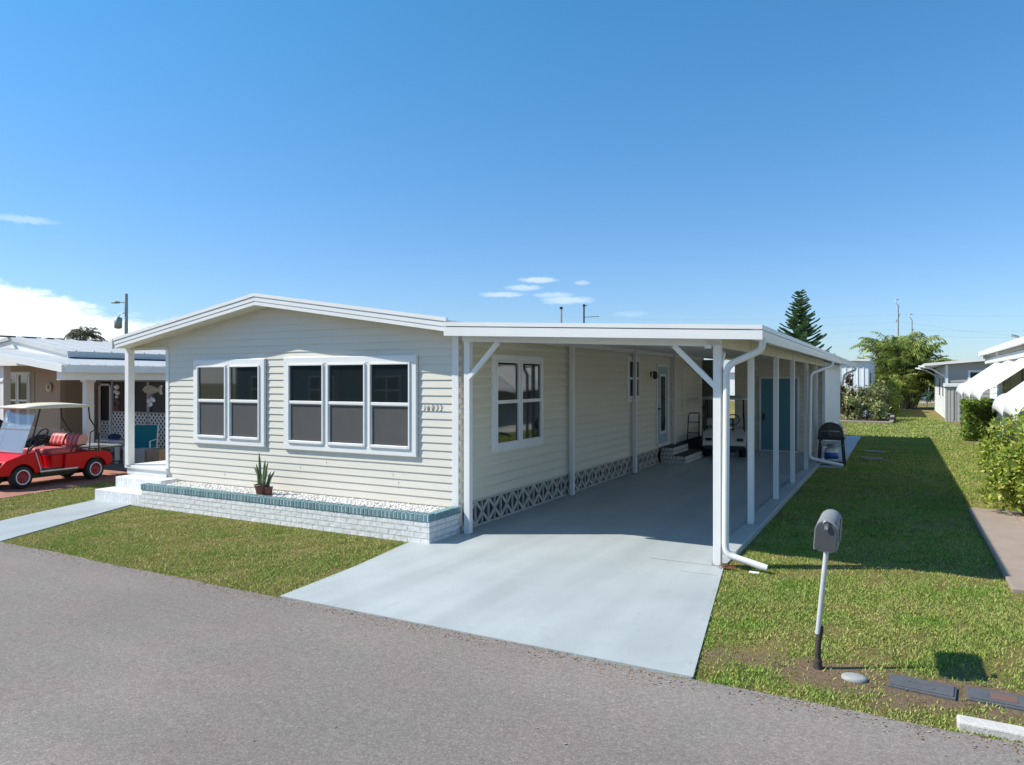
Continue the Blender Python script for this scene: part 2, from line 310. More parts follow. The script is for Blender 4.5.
# ------------------------------------------------------------------ world, sun, camera
SD = Vector((.87, .47, -1.0))                 # direction the light travels
EL = math.atan2(1, math.hypot(.87, .47)); AZ = math.atan2(-.87, -.47)
w = bpy.data.worlds.new('World'); sc.world = w; w.use_nodes = True
N = w.node_tree.nodes; L = w.node_tree.links; bg = N['Background']
sky = N.new('ShaderNodeTexSky'); sky.sky_type = 'NISHITA'; sky.sun_disc = False; sky.sun_elevation = EL; sky.sun_rotation = AZ % (2*math.pi)
sky.air_density = 1.0; sky.dust_density = .3; sky.ozone_density = 1.6; sky.altitude = 0
def wm(op, a, b=0, c=0):
    k = N.new('ShaderNodeMath'); k.operation = op
    for i, x in enumerate((a, b, c)):
        if isinstance(x, (int, float)): k.inputs[i].default_value = x
        else: L.new(x, k.inputs[i])
    return k.outputs[0]
tc = N.new('ShaderNodeTexCoord'); sp = N.new('ShaderNodeSeparateXYZ'); L.new(tc.outputs['Generated'], sp.inputs[0])
az = wm('MULTIPLY', wm('ARCTAN2', sp.outputs[0], sp.outputs[1]), 57.2958)      # degrees, +Y = 0, +X = 90
el = wm('MULTIPLY', wm('ARCSINE', sp.outputs[2]), 57.2958)
cb = N.new('ShaderNodeCombineXYZ'); L.new(az, cb.inputs[0]); L.new(wm('MULTIPLY', el, 2.4), cb.inputs[1])
def noise(scale, det=7, rough=.6, dist=0):
    n = N.new('ShaderNodeTexNoise'); n.inputs['Scale'].default_value = scale; n.inputs['Detail'].default_value = det; n.inputs['Roughness'].default_value = rough; n.inputs['Distortion'].default_value = dist
    L.new(cb.outputs[0], n.inputs[0]); return n.outputs[0]
nA = noise(.16); nB = noise(.5, 8, .65, .4)
def ramp(x, a, b):
    r = N.new('ShaderNodeMapRange'); r.interpolation_type = 'SMOOTHSTEP'; r.inputs[1].default_value = a; r.inputs[2].default_value = b; L.new(x, r.inputs[0]); return r.outputs[0]
top = wm('ADD', wm('MULTIPLY_ADD', az, -.26, -9.9), wm('MULTIPLY', wm('SUBTRACT', nA, .5), 4.0))    # bank's top edge, degrees of elevation
top = wm('MINIMUM', top, 8.5)
bank = ramp(wm('ADD', wm('SUBTRACT', top, el), wm('MULTIPLY', wm('SUBTRACT', nB, .5), 2.6)), -.3, .7)
thin = wm('MULTIPLY_ADD', nB, .55, .45)
low = ramp(el, -1.0, 5.0)
bank = wm('MULTIPLY', wm('MULTIPLY', bank, thin), wm('MULTIPLY_ADD', low, .3, .68))
wis = None
nW = noise(1.6, 6, .6, .5)
for (a, e, wa, we, s) in ((-26.1,7.95,1.3,.20,.9),(-27.3,7.35,1.3,.2,.75),(-29.0,6.8,1.6,.18,.75),(-25.0,6.75,1.3,.2,.6),(-23.9,6.35,1.7,.28,.75),(-22.7,7.7,.55,.15,.6),(-62.6,10.5,1.7,.22,.5),(-18.8,5.2,1.2,.2,.25)):
    dx = wm('DIVIDE', wm('SUBTRACT', az, a), wa); dy = wm('DIVIDE', wm('SUBTRACT', el, e), we)
    dy = wm('ADD', dy, wm('MULTIPLY', wm('SUBTRACT', nW, .5), 2.2)); dx = wm('ADD', dx, wm('MULTIPLY', wm('SUBTRACT', nA, .5), 1.2))
    q = wm('ADD', wm('MULTIPLY', dx, dx), wm('MULTIPLY', dy, dy))
    g_ = wm('MULTIPLY', wm('SUBTRACT', 1, ramp(q, .0, 2.0)), s*.42)
    wis = g_ if wis is None else wm('MAXIMUM', wis, g_)
cloud = wm('MAXIMUM', bank, wis)
tint = N.new('ShaderNodeVectorMath'); tint.operation = 'MULTIPLY'; L.new(sky.outputs[0], tint.inputs[0])
tr_ = N.new('ShaderNodeValToRGB'); L.new(ramp(el, 0, 32), tr_.inputs[0]); e_ = tr_.color_ramp.elements; e_[0].color = (.66,.84,1.12,1); e_[1].color = (.45,1.08,1.34,1); L.new(tr_.outputs[0], tint.inputs[1])
mix = N.new('ShaderNodeMix'); mix.data_type = 'RGBA'; L.new(cloud, mix.inputs[0]); L.new(tint.outputs[0], mix.inputs[6]); mix.inputs[7].default_value = (9.6,9.9,10.3,1)
L.new(mix.outputs[2], bg.inputs[0]); bg.inputs[1].default_value = .102
sun = bpy.data.lights.new('sun', 'SUN'); sun.energy = 4.8; sun.angle = R(.55); sun.color = (1,.95,.84)
so = bpy.data.objects.new('sun', sun); COL.objects.link(so); so.rotation_euler = SD.to_track_quat('-Z', 'Y').to_euler(); so.location = (-10,-10,20)
H = 2.1; CX, CY = 5.2793, -8.2613
cam = bpy.data.cameras.new('camera'); co = bpy.data.objects.new('camera', cam); COL.objects.link(co); sc.camera = co
cam.sensor_width = 36; cam.lens = 36*716/1024; cam.shift_y = -.00244; cam.clip_end = 3000; cam.clip_start = .05
co.location = (CX, CY, H); co.rotation_euler = (R(90), 0, math.atan(385/716))
sc.view_settings.view_transform = 'Standard'; sc.view_settings.look = 'None'; sc.view_settings.exposure = .44; sc.view_settings.gamma = 1
sc.cycles.max_bounces = 8; sc.cycles.transparent_max_bounces = 12

# ------------------------------------------------------------------ ground, road, paving
def sheet(name, pts, z, m, label=None):
    mb = MB(); mb.add([(x,y,z) for x,y in pts], [tuple(range(len(pts)))]); return mb.build(name, m)
mb = MB(); n = 60
xs = [-900,-300,-120,-60]+[-40+i*2 for i in range(41)]+[60,120,300,900]; ys = [-300,-120,-60,-40]+[-30+i*2 for i in range(61)]+[120,200,400,1200]
vs = [(x,y,0) for y in ys for x in xs]; W = len(xs)
mb.add(vs, [(j*W+i, j*W+i+1, (j+1)*W+i+1, (j+1)*W+i) for j in range(len(ys)-1) for i in range(W-1)])
tag(mb.build('ground', GROUND), kind='structure')
def jag(x0, x1, y, amp, step=.05):
    out = []; x = x0
    while x < x1: out.append((x, y+random.gauss(0, amp)+.012*math.sin(x*3.1)+.018*math.sin(x*1.1))); x += step
    return out
mb = MB(); edge = jag(-14, 14, -3.25, .006)
pts = [(-400,-3.25)]+edge+[(400,-3.25)]
for a, b in zip(pts[:-1], pts[1:]): mb.add([(a[0],-10.2,.012),(b[0],-10.2,.012),(b[0],b[1],.012),(a[0],a[1],.012)], [(0,1,2,3)])
for a, b in zip(pts[:-1], pts[1:]): mb.add([(a[0],a[1],.012),(b[0],b[1],.012),(b[0],b[1]+.02,-.01),(a[0],a[1]+.02,-.01)], [(0,1,2,3)])
tag(mb.build('road', ASPH), kind='structure')
mb = MB(); mb.prism([(0.04,-3.245),(0.30,-3.24),(4.02,-3.24),(3.58,-.12),(3.58,13.8),(.0,13.8),(.0,-.7),(-.24,-.74),(-.22,-.95),(-.06,-2.0)], -.1, .02, 'XY'); dv = tag(mb.build('driveway', DRIVE, bevel=.01), kind='structure')
mb = MB()
for p in (((2.75,-.13),(3.56,-.155),.008),((3.2,-.52),(3.6,-.53),.003)):
    (a, b, wd) = p; mb.box(a[0], b[0], a[1]-wd, a[1]+wd, .0205, .0215)
mb.build('expansion_joint', pm('grey_joint_line', (.2,.225,.24), .8), dv)  # thin grey strips mark the joint and crack lines in the slab
mb = MB(); mb.box(3.38, 3.62, .42, 13.7, -.05, .09); tag(mb.build('carport_kerb', DRIVE, bevel=.012), kind='structure')
mb = MB(); mb.prism([(-7.02,-.7),(-6.02,-.7),(-4.93,-3.24),(-6.15,-3.24)], -.1, .02, 'XY'); tag(mb.build('walkway', DRIVE, bevel=.01), kind='structure')
PAVER = brickmat('red_pavers', (.42,.17,.115), (.33,.14,.10), (.30,.22,.17), .22, .11)
mb = MB(); mb.prism([(-16,-3.24),(-8.3,-3.24),(-8.9,.2),(-9.2,1.9),(-10.4,1.9),(-16,1.9)], -.1, .018, 'XY'); tag(mb.build('neighbour_driveway', PAVER), kind='structure')
mb = MB(); mb.prism([(3.62,10.3),(4.12,10.3),(4.12,21),(3.45,21),(3.45,13.8),(3.62,13.8)], -.05, .03, 'XY'); tag(mb.build('patio_slab', CONCG, bevel=.008), kind='structure')
mb = MB(); mb.box(6.28, 6.86, .3, 5.4, -.05, .045); mb.box(6.87, 9.5, 4.85, 5.4, -.05, .042); mb.box(6.87, 9.5, .3, 1.0, -.05, .042); tag(mb.build('garden_path', CONC, bevel=.01), kind='structure')
mb = MB(); mb.box(6.86, 9.5, 1.0, 4.85, -.05, .03); tag(mb.build('gravel_bed', pm('pink_gravel', (.34,.25,.20), .9, .3, 40, bump=1, bscale=60)), kind='structure')
mb = MB(); mb.box(-60, 60, 66, 74, 0, .02); tag(mb.build('back_road', pm('pinkish_road', (.36,.29,.26), .9, .08, 1)), kind='structure')
for i, (x, y, sx, sy) in enumerate(((4.72,14.85,.52,.3),(4.7,12.8,.5,.28))):
    o = MB().box(x-sx/2, x+sx/2, y-sy/2, y+sy/2, -.02, .06).build('stepping_stone', CONC, bevel=.01)
    tag(o, ['pale flat stepping stone sunk in the shaded grass, the farther of two', 'pale flat stepping stone sunk in the shaded grass, the nearer of two'][i], 'stepping stone', 'stepping stones in the side lawn')

# ------------------------------------------------------------------ siding walls
def siding(mb, O, U, Nn, L0, z0, z1, pitch=.109, lip=.012, clip=None, u0=0, cupped=False):
    O = Vector(O); U = Vector(U); Nn = Vector(Nn); z = z0
    while z < z1-1e-4:
        t = min(z+pitch, z1); a, b = (u0, L0) if clip is None else clip(t)
        if b > a+.02:
            P = lambda u, o, zz: O+U*u+Nn*o+Vector((0,0,zz))
            s_ = .012*pitch/.11
            # bottom lip, lower face, butt, slanted face
            prof = [(0,z),(lip,z+.001),(lip*.98,z+s_*.6),(.0015,t)]
            if cupped: prof = [(0,z),(lip*.8,z+.001),(lip,z+pitch*.12),(lip*.85,z+pitch*.35),(lip*.35,z+pitch*.7),(.0015,t)]
            for (o1,za),(o2,zb) in zip(prof[:-1], prof[1:]):
                mb.add([P(a,o1,za),P(b,o1,za),P(b,o2,zb),P(a,o2,zb)], [(0,1,2,3)])
        z = t
    return mb

# generic window in local frame: u right, n outward, z up
def frame_M(O, U, Nn):
    U = Vector(U).normalized(); Nn = Vector(Nn).normalized(); Z = Vector((0,0,1))
    return Matrix(((U.x,Nn.x,Z.x,O[0]),(U.y,Nn.y,Z.y,O[1]),(U.z,Nn.z,Z.z,O[2]),(0,0,0,1)))
def window(parent, O, U, Nn, wd, ht, cols=2, mat=None, screen=True, split=True, casing=.07, top=GLASS):
    mat = mat or VINYL; M = frame_M(O, U, Nn); c = casing; b = .016
    f = MB(); f.M = M
    f.box(0, wd, b, .052, 0, c); f.box(0, wd, b, .052, ht-c, ht); f.box(0, c, b, .052, c, ht-c); f.box(wd-c, wd, b, .052, c, ht-c)
    f.box(-.01, wd+.01, b, .030, -.012, ht+.012)
    cw = (wd-2*c-(cols-1)*.075)/cols; inner = []
    for i in range(cols):
        x0 = c+i*(cw+.075)
        if i: f.box(x0-.075, x0, b, .048, c, ht-c)
        fr = .028
        zl, zh = c, ht-c; zm = (zl+zh)/2+.02
        f.box(x0, x0+fr, .03, .070, zl, zh); f.box(x0+cw-fr, x0+cw, .03, .070, zl, zh)
        f.box(x0+fr, x0+cw-fr, .03, .070, zh-fr, zh); f.box(x0+fr, x0+cw-fr, .03, .074, zl, zl+fr+.012)
        if split: f.box(x0+fr, x0+cw-fr, .03, .064, zm-.022, zm+.022)
        inner.append((x0+fr, x0+cw-fr, zl+fr, zm-.022, zm+.022, zh-fr))
    w_ = f.build('window', mat, parent, bevel=.004, seg=1)
    sh = MB(); sh.M = M
    for (a, b_, z0, z1, z2, z3) in inner:
        if split:
            g = MB(); g.M = M; g.box(a, b_, .031, .036, z2, z3); g.build('pane', top, w_)
            g = MB(); g.M = M; g.box(a+.018, b_-.004, .031, .038, z0+.012, z1-.012); g.build('screen' if screen else 'pane', SCREEN if screen else top, w_)
            s2 = MB(); s2.M = M
            s2.box(a, a+.018, .031, .048, z0, z1); s2.box(a+.018, b_, .031, .046, z0+.002, z0+.014); s2.box(a+.018, b_, .031, .036, z1-.012, z1)
            s2.build('sash', VINYL, w_)
        else:
            g = MB(); g.M = M; g.box(a, b_, .031, .036, z0, z3); g.build('pane', top, w_)
    return w_

# ------------------------------------------------------------------ main home
home = thing('mobile_home', 'cream sided single storey mobile home with low gable front, white windows and numbers 16033', 'house', (-3,0,0))
HO = -Vector((-3,0,0))
def hb(mb, name, m, parent=None, bevel=0, seg=2):     # build in world coordinates under home
    mb2 = mb; T = Matrix.Translation(HO)
    mb2.v = [T @ p for p in mb2.v]; return mb2.build(name, m, parent or home, bevel, seg)
def rtop(x): return 3.455-(.148*(x+3.54) if x > -3.54 else .17*(-3.54-x))
def clipf(z):
    # x-range where roof underside is above z (hidden overlap inside the roof slab)
    lim = z+.05
    a = -3.54-max(0, (3.455-lim))/.17; b = -3.54+max(0, (3.455-lim))/.148
    if lim > 3.455: return (0, 0)
    return (max(-6.06, a)+6.06, min(0, b)+6.06)
mb = MB(); siding(mb, (-6.06,0,0), (1,0,0), (0,-1,0), 6.06, .25, 3.40, .109, .0145, clipf); hb(mb, 'front_wall', SIDING)
mb = MB(); siding(mb, (0,0,0), (0,1,0), (1,0,0), 13.8, .40, 2.80, .145, .034, cupped=True); hb(mb, 'side_wall', SIDING2)
mb = MB()    # inner shell blocks light
mb.prism([(-6.05,.0),(-.01,.0),(-.01,rtop(0)-.1),(-3.54,3.36),(-6.05,rtop(-6.06)-.1)], .004, .1, 'XZ'); mb.box(-.1,-.004,.1,13.9,.41,2.78); mb.box(-6.05,-5.95,.1,17,0,2.8)
mb.box(-6.05,-.004,16.9,17,0,2.8); hb(mb, 'wall_core', SIDING2)
# siding butt joints
mb = MB()
for (x, z) in ((-2.36,.87),(-2.9,.76),(-1.1,.76),(-4.6,.55),(-1.0,.98-.33)):
    hb(MB().box(x, x+.004, -.0125, -.010, z-.1, z+.0), 'siding_joint', GALV)
# corner boards
mb = MB(); mb.box(-.085,.018,-.02,.006,.1,2.73); mb.box(-.0,.018,.006,.07,.1,2.73); hb(mb, 'corner_board', WHITE, bevel=.004)
mb = MB(); mb.box(-6.10,-6.02,-.022,.02,.45,2.64); mb.box(-6.10,-6.062,.02,.08,.45,2.64); hb(mb, 'corner_board', WHITE, bevel=.004)
# roof slab (metal) and rake fascia
th = .12
for (x0, x1) in ((-7.12,-3.54),(-3.54,.02)):
    mb = MB(); z0, z1 = rtop(x0)-.03, rtop(x1)-.03
    mb.prism([(x0,z0-th),(x1,z1-th),(x1,z1),(x0,z0)], -.33, 17.2, 'XZ'); hb(mb, 'roof', ALU)
def rake(name, dtop, dbot, yf, yb):
    mb = MB()
    for (x0, x1) in ((-7.14,-3.54),(-3.54,.035)):
        mb.prism([(x0,rtop(x0)-dbot),(x1,rtop(x1)-dbot),(x1,rtop(x1)-dtop),(x0,rtop(x0)-dtop)], yf+.03, yb, 'XZ')
    hb(mb, name, WHITE)
rake('rake_cap', 0, .052, -.385, -.30); rake('rake_groove', .05, .062, -.345, -.31)
rake('rake_fascia', .06, .122, -.375, -.31); rake('rake_groove', .12, .132, -.345, -.315); rake('rake_lower_trim', .13, .185, -.368, -.315)
mb = MB()   # soffit under the front overhang and eave fascia on the left
for (x0, x1) in ((-7.1,-3.54),(-3.54,.0)):
    mb.prism([(x0,rtop(x0)-.178),(x1,rtop(x1)-.178),(x1,rtop(x1)-.156),(x0,rtop(x0)-.156)], -.314, -.002, 'XZ')
hb(mb, 'soffit', SOFFIT)
mb = MB(); mb.box(-7.16,-7.10,-.36,17.2,rtop(-7.1)-.17,rtop(-7.1)-.01); hb(mb, 'eave_fascia', WHITE)
mb = MB(); mb.prism([(-7.12,rtop(-7.12)-.17),(-6.06,rtop(-6.06)-.17),(-6.06,rtop(-6.06)-.152),(-7.12,rtop(-7.12)-.152)], .0, 17, 'XZ'); hb(mb, 'porch_ceiling', SOFFIT)
# front windows
def hwin(O, U, Nn, *a, **k):
    O = Vector(O)+HO; return window(home, O, U, Nn, *a, **k)
hwin((-5.33,0,1.03), (1,0,0), (0,-1,0), 1.69, 1.41, 2, casing=.10)
hwin((-3.215,0,1.02), (1,0,0), (0,-1,0), 2.55, 1.43, 3, casing=.10)
hwin((0,.88,1.03), (0,1,0), (1,0,0), 1.70, 1.45, 2, screen=False, casing=.09)
hwin((0,6.85,1.62), (0,1,0), (1,0,0), .86, 1.0, 1, screen=False, casing=.08)
# blinds behind the upper-left side pane are seen as white slats
# front number
def text_mesh(body, size, depth, M, name, m, parent, shear=0, space=1):
    cu = bpy.data.curves.new(name, 'FONT'); cu.body = body; cu.size = size; cu.extrude = depth; cu.shear = shear; cu.space_character = space; cu.align_x = 'LEFT'; cu.align_y = 'BOTTOM_BASELINE'; cu.resolution_u = 3; cu.offset = -.0016
    o = bpy.data.objects.new(name, cu); COL.objects.link(o); bpy.context.view_layer.update()
    dg = bpy.context.evaluated_depsgraph_get(); me = bpy.data.meshes.new_from_object(o.evaluated_get(dg)); bpy.data.objects.remove(o)
    me.transform(M); me.materials.clear(); me.materials.append(m)
    o = bpy.data.objects.new(name, me); COL.objects.link(o)
    if parent: o.parent = parent
    return o
NUM = pm('dull_bronze', (.035,.033,.03), .4, metal=.6)
Mt = Matrix.Translation(Vector((-.56,-.024,1.635))+HO) @ Matrix.Rotation(R(90), 4, 'X')
nxs = [0,.062,.145,.21,.275]
for ch, dx, dz in zip('16033', (.0,.062,.138,.208,.274), (0,.0,.0,-.002,-.004)):
    text_mesh(ch, (.128), .0015, Matrix.Translation(Vector((-.565+dx,-.0165,1.672+dz))+HO) @ Matrix.Rotation(R(90), 4, 'X') @ Matrix.Scale(.70, 4, (1,0,0)), 'house_number', NUM, home, shear=.10)
# decorative block skirting
mb = MB(); mb.box(-.06,-.02,.08,9.3,.0,.40); hb(mb, 'skirting_backing', pm('dark_brown_backing', (.05,.045,.04), .8))
mb = MB(); y = .09
SK = pm('pale_breeze_block', (.50,.46,.41), .8, .08, 8)
mb.box(-.02,.012,.08,9.3,.365,.40); mb.box(-.02,.012,.08,9.3,.015,.04)
while y < 9.2:
    y1 = y+.37; c = (y+y1)/2
    mb.bar((-.005,y,.03),(-.005,y1,.375),.042,.02,(1,0,0)); mb.bar((-.004,y1,.03),(-.004,y,.375),.042,.02,(1,0,0))
    mb.box(-.02,.008,y-.012,y+.012,.04,.365); mb.box(-.02,.006,c-.010,c+.010,.04,.365); 
    y = y1
hb(mb, 'block_skirting', SK)
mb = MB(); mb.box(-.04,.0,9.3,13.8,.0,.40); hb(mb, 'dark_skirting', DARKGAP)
# side door
mb = MB()
mb.box(.016,.05,9.06,9.13,.50,2.50); mb.box(.016,.05,10.0,10.07,.50,2.50); mb.box(.016,.05,9.13,10.0,2.43,2.50); mb.box(.016,.07,9.06,10.07,.45,.50)
dr = hb(mb, 'door_frame', VINYL, bevel=.004)
mb = MB(); mb.box(.016,.035,9.13,10.0,.50,2.43); dd = hb(mb, 'door', TRIMGREY)
mb = MB(); mb.box(.036,.05,9.30,9.36,.75,2.25); mb.box(.036,.05,9.78,9.84,.75,2.25); mb.box(.036,.05,9.36,9.78,.75,.81); mb.box(.036,.05,9.36,9.78,2.19,2.25); hb(mb, 'glass_frame', VINYL, dd)
mb = MB(); mb.box(.036,.042,9.36,9.78,.81,2.19); hb(mb, 'pane', GLASS, dd)
mb = MB(); mb.lathe([(0,0),(.025,0),(.03,.02),(.02,.05),(0,.055)], (.035,9.2,1.38), Matrix.Rotation(R(90), 3, 'Y'), 10); hb(mb, 'handle', BLACK, dd)
mb = MB(); mb.box(.015,.03,8.58,8.68,2.16,2.34); mb.bar((.03,8.63,2.28),(.13,8.63,2.31),.02,.02); mb.lathe([(.02,0),(.06,.03),(.06,.14),(.03,.18),(0,.19)], (.13,8.63,2.12), None, 10); hb(mb, 'wall_lantern', BLACK)
# recessed second panel on the far side wall, conduit and downpipe
mb = MB(); mb.box(.016,.03,11.5,12.0,1.1,2.45); hb(mb, 'wall_panel', SIDING2)
mb = MB(); mb.tube([(.04,10.75,.4),(.04,10.75,2.7)], .02, 8); mb.box(.016,.07,10.6,10.68,.4,2.72); hb(mb, 'conduit', GALV)
# porch
mb = MB(); mb.box(-7.20,-6.03,-.06,5.0,.49,.545); mb.box(-7.17,-6.06,-.03,.0,.38,.49)
hb(mb, 'porch_floor', WHITE, bevel=.005)
mb = MB(); mb.box(-7.17,-6.06,.0,5,.0,.47); hb(mb, 'porch_base', SIDING)
mb = MB(); mb.box(-7.165,-7.055,-.08,.04,.545,2.70); hb(mb, 'porch_post', WHITE, bevel=.006)
mb = MB(); mb.box(-7.14,-6.03,-.03,.03,2.64,rtop(-7.12)-.155); hb(mb, 'porch_beam', SOFFIT)
mb = MB(); mb.prism([(-7.1,2.695),(-6.06,2.695),(-6.06,rtop(-6.06)-.16),(-7.1,rtop(-7.1)-.16)], -.012, .02, 'XZ'); hb(mb, 'gable_infill', SOFFIT)

# front steps
st = thing('porch_steps', 'two white painted brick steps climbing to the corner porch', 'steps', (-6.5,-.4,0))
o = Vector((6.5,.4,0))
def loc(mb, off): mb.v = [p+off for p in mb.v]; return mb
loc(MB().box(-7.0,-5.715,-.74,-.38,.0,.205), o).build('lower_step', BRICKS, st, bevel=.012)
loc(MB().box(-6.98,-5.73,-.375,-.035,.0,.385), o).build('upper_step', BRICKS, st, bevel=.012)

# planter
pl = thing('brick_planter', 'long low white brick planter with teal cap filled with pale gravel', 'planter', (-3,-.4,0)); o = Vector((3,.4,0))
mb = MB(); mb.box(-5.71,.05,-.75,-.64,0,.295); mb.box(-.05,.05,-.64,-.023,0,.295); mb.box(-5.71,-5.62,-.64,-.023,0,.30); loc(mb, o).build('brick_wall', BRICKW, pl, bevel=.006)
mb = MB(); x = -5.71
while x < .03:
    wv = .054+random.uniform(-.004,.003); dj = random.uniform(-.002,.003)
    mb.box(x, min(x+wv,.052), -.762+dj, -.63, .296, .388+random.uniform(-.002,.002)); x += wv+.014
y = -.62
while y < -.04:
    mb.box(-.06, .062+random.uniform(-.003,.003), y, min(y+.064,-.026), .293, .386+random.uniform(-.004,.004)); y += .072
loc(mb, o).build('brick_cap', TEAL, pl, bevel=.005, seg=1)
mb = MB(); mb.box(-5.709,.048,-.757,-.64,.2955,.380); mb.box(-.05,.05,-.64,-.026,.294,.372); loc(mb, o).build('cap_mortar', pm('pale_teal_mortar', (.46,.53,.54), .8), pl)
mb = MB(); mb.box(-5.62,-.06,-.63,-.0,.0,.325); loc(mb, o).build('gravel_base', pm('white_gravel_bed', (.66,.63,.59), .9, .25, 40, bump=1, bscale=60), pl)
# pebbles
mb = MB()
ico = [(math.cos(t)*math.cos(p), math.sin(t)*math.cos(p), math.sin(p)) for p in (-.9,0,.9) for t in [k*2*math.pi/6+(.5 if p == 0 else 0) for k in range(6)]]
for i in range(4200):
    x = random.uniform(-5.61,-.08); y = random.uniform(-.62,-.03); r = random.uniform(.010,.026); z = .325+random.uniform(-.004,.016)
    a, b, c = (random.uniform(.6,1.2)*r for _ in range(3))
    vs = [(x+px*a, y+py*b, z+pz*c*.8) for (px,py,pz) in ico]
    fs = [(k,(k+1)%6,6+(k+1)%6,6+k) for k in range(6)]+[(6+k,6+(k+1)%6,12+(k+1)%6,12+k) for k in range(6)]+[tuple(range(12,18))]
    mb.add(vs, fs, True)
PEB = leafmat('pebbles', [(.80,.78,.75),(.70,.67,.63),(.84,.83,.81),(.45,.40,.35)], .7, transl=0)
po = loc(mb, o).build('gravel', PEB, pl); po['kind'] = 'stuff'

# potted snake plant
px_, py_ = -3.31, -.40
pot = thing('potted_plant', 'spiky cactus like potted plant in a small brown pot on the planter gravel', 'potted plant', (px_, py_, .335))
mb = MB(); mb.lathe([(0,0),(.075,0),(.10,.13),(.112,.13),(.115,.165),(.10,.165),(.095,.14),(0,.135)], (0,0,0), None, 20); mb.build('pot', TERRA, pot)
mb = MB(); mb.lathe([(0,0),(.05,0),(.065,.11),(.07,.13),(0,.12)], (.12,.02,0), None, 14); mb.build('small_pot', TERRA, pot)
CACT = leafmat('succulent_skin', [(.08,.12,.045),(.13,.17,.08),(.20,.24,.14)], .5, transl=.05)
mb = MB()
def spike(x, y, h, lx, ly, r):
    pts = []; rs = []
    for k in range(9):
        t = k/8; pts.append((x+lx*t*t, y+ly*t, .12+h*t)); rs.append(r*(1-.25*t) if k < 7 else r*(.55 if k == 7 else .12))
    mb.tube(pts, rs, 6)
for a in ((-.03,0,.53,-.03,0,.024),(.03,.01,.42,.03,0,.024),(-.06,.02,.30,-.16,.02,.020),(.0,-.04,.34,-.05,-.02,.02),(.06,-.01,.40,.09,.0,.022),(.10,.02,.24,.06,.01,.02),(.12,.02,.26,.12,.02,.018),(-.02,.05,.25,.0,.08,.02),(.04,-.05,.22,.05,-.03,.018),(-.045,-.02,.36,-.05,0,.02)): spike(*a)
mb.build('stems', CACT, pot)

# ------------------------------------------------------------------ carport
cp = thing('carport', 'long white aluminium carport with slim posts attached along the home', 'carport', (1.8,0,0)); CO = Vector((-1.8,0,0))
def cb_(mb, name, m, parent=None, bevel=0): return loc(mb, CO).build(name, m, parent or cp, bevel)
def ct(x): return 2.862-.0455*x
YE = 20.4
mb = MB(); mb.prism([(.05,ct(.05)-.055),(3.95,ct(4)-.045),(3.95,ct(4)-.01),(.05,ct(.05)-.01)], -.36, YE, 'XZ'); cb_(mb, 'roof', ALU)
# ribbed roof pan underneath
mb = MB(); y = -.1
while y < 13.8:
    mb.hexa([(.06,y,ct(.06)-.075),(3.9,y,ct(3.9)-.065),(3.9,y+.02,ct(3.9)-.065),(.06,y+.02,ct(.06)-.075),(.06,y,ct(.06)-.05),(3.9,y,ct(3.9)-.04),(3.9,y+.02,ct(3.9)-.04),(.06,y+.02,ct(.06)-.05)]); y += .3
cb_(mb, 'roof_rib', ALU)
def cf(name, d0, d1, yf, m=WHITE):
    mb = MB(); x0, x1 = .045, 4.038; mb.prism([(x0,ct(x0)-d1),(x1,ct(x1)-d1*.86),(x1,ct(x1)-d0*.86),(x0,ct(x0)-d0)], yf, -.35, 'XZ'); return cb_(mb, name, m)
cf('fascia_cap', 0, .052, -.425); cf('fascia_groove', .05, .066, -.385); cf('fascia', .064, .178, -.418)
# gutter along the right side
mb = MB(); zt = ct(4)
prof = [(3.93,zt-.01),(3.93,zt-.135),(3.95,zt-.158),(4.00,zt-.158),(4.015,zt-.10),(4.02,zt-.055),(4.035,zt-.05),(4.035,zt-.0),(4.01,zt-.0),(4.01,zt-.02)]
mb.prism(prof, -.415, YE+.02, 'XZ'); cb_(mb, 'gutter', WHITE)
# front beam
mb = MB(); mb.prism([(.12,2.62),(3.54,2.475),(3.54,ct(3.54)-.052),(.12,ct(.12)-.056)], -.085, -.025, 'XZ'); cb_(mb, 'front_beam', WHITE, bevel=.004)
# side beam band of cream panels
mb = MB(); ys = [-.02,2.17,4.52,6.71,9.1,11.2,13.6]
for a, b in zip(ys[:-1], ys[1:]): mb.box(3.44,3.475,a+.018,b-.018,2.485,ct(3.46)-.052)
cb_(mb, 'side_panel', SOFFIT)
mb = MB(); mb.box(3.425,3.462,-.02,13.7,2.50,ct(3.46)-.055); cb_(mb, 'side_beam', pm('brown_joint', (.2,.18,.13), .8))
mb = MB(); mb.box(.03,.10,.0,13.7,2.70,ct(.08)-.056); cb_(mb, 'wall_beam', WHITE)
def post(x, y, z0, z1, wx=.075, wy=.075, name='post'):
    mb = MB()
    mb.box(x-wx/2, x+wx/2, y-wy/2, y+wy/2, z0, z1)
    mb.box(x-wx/2-.004, x+wx/2+.004, y-.008, y+.008, z0+.01, z1-.01)
    p = cb_(mb, name, WHITE, bevel=.004)
    b = MB(); b.box(x-wx/2-.02, x+wx/2+.02, y-.03, y+.03, z0, z0+.012); b.M = None; loc(b, CO).build('post_foot', GALV, p)
    return p
post(3.50,-.06,.02,2.50,.085,.085)
for y in (2.17,4.52,6.71,9.1,11.2,13.5): post(3.475,y,.09,2.484,.08,.08)
post(.165,.0,.02,2.63,.09,.085); post(.105,3.66,.02,2.76,.075,.08); post(.105,7.18,.02,2.76,.075,.08); post(.105,10.4,.02,2.76,.075,.08)
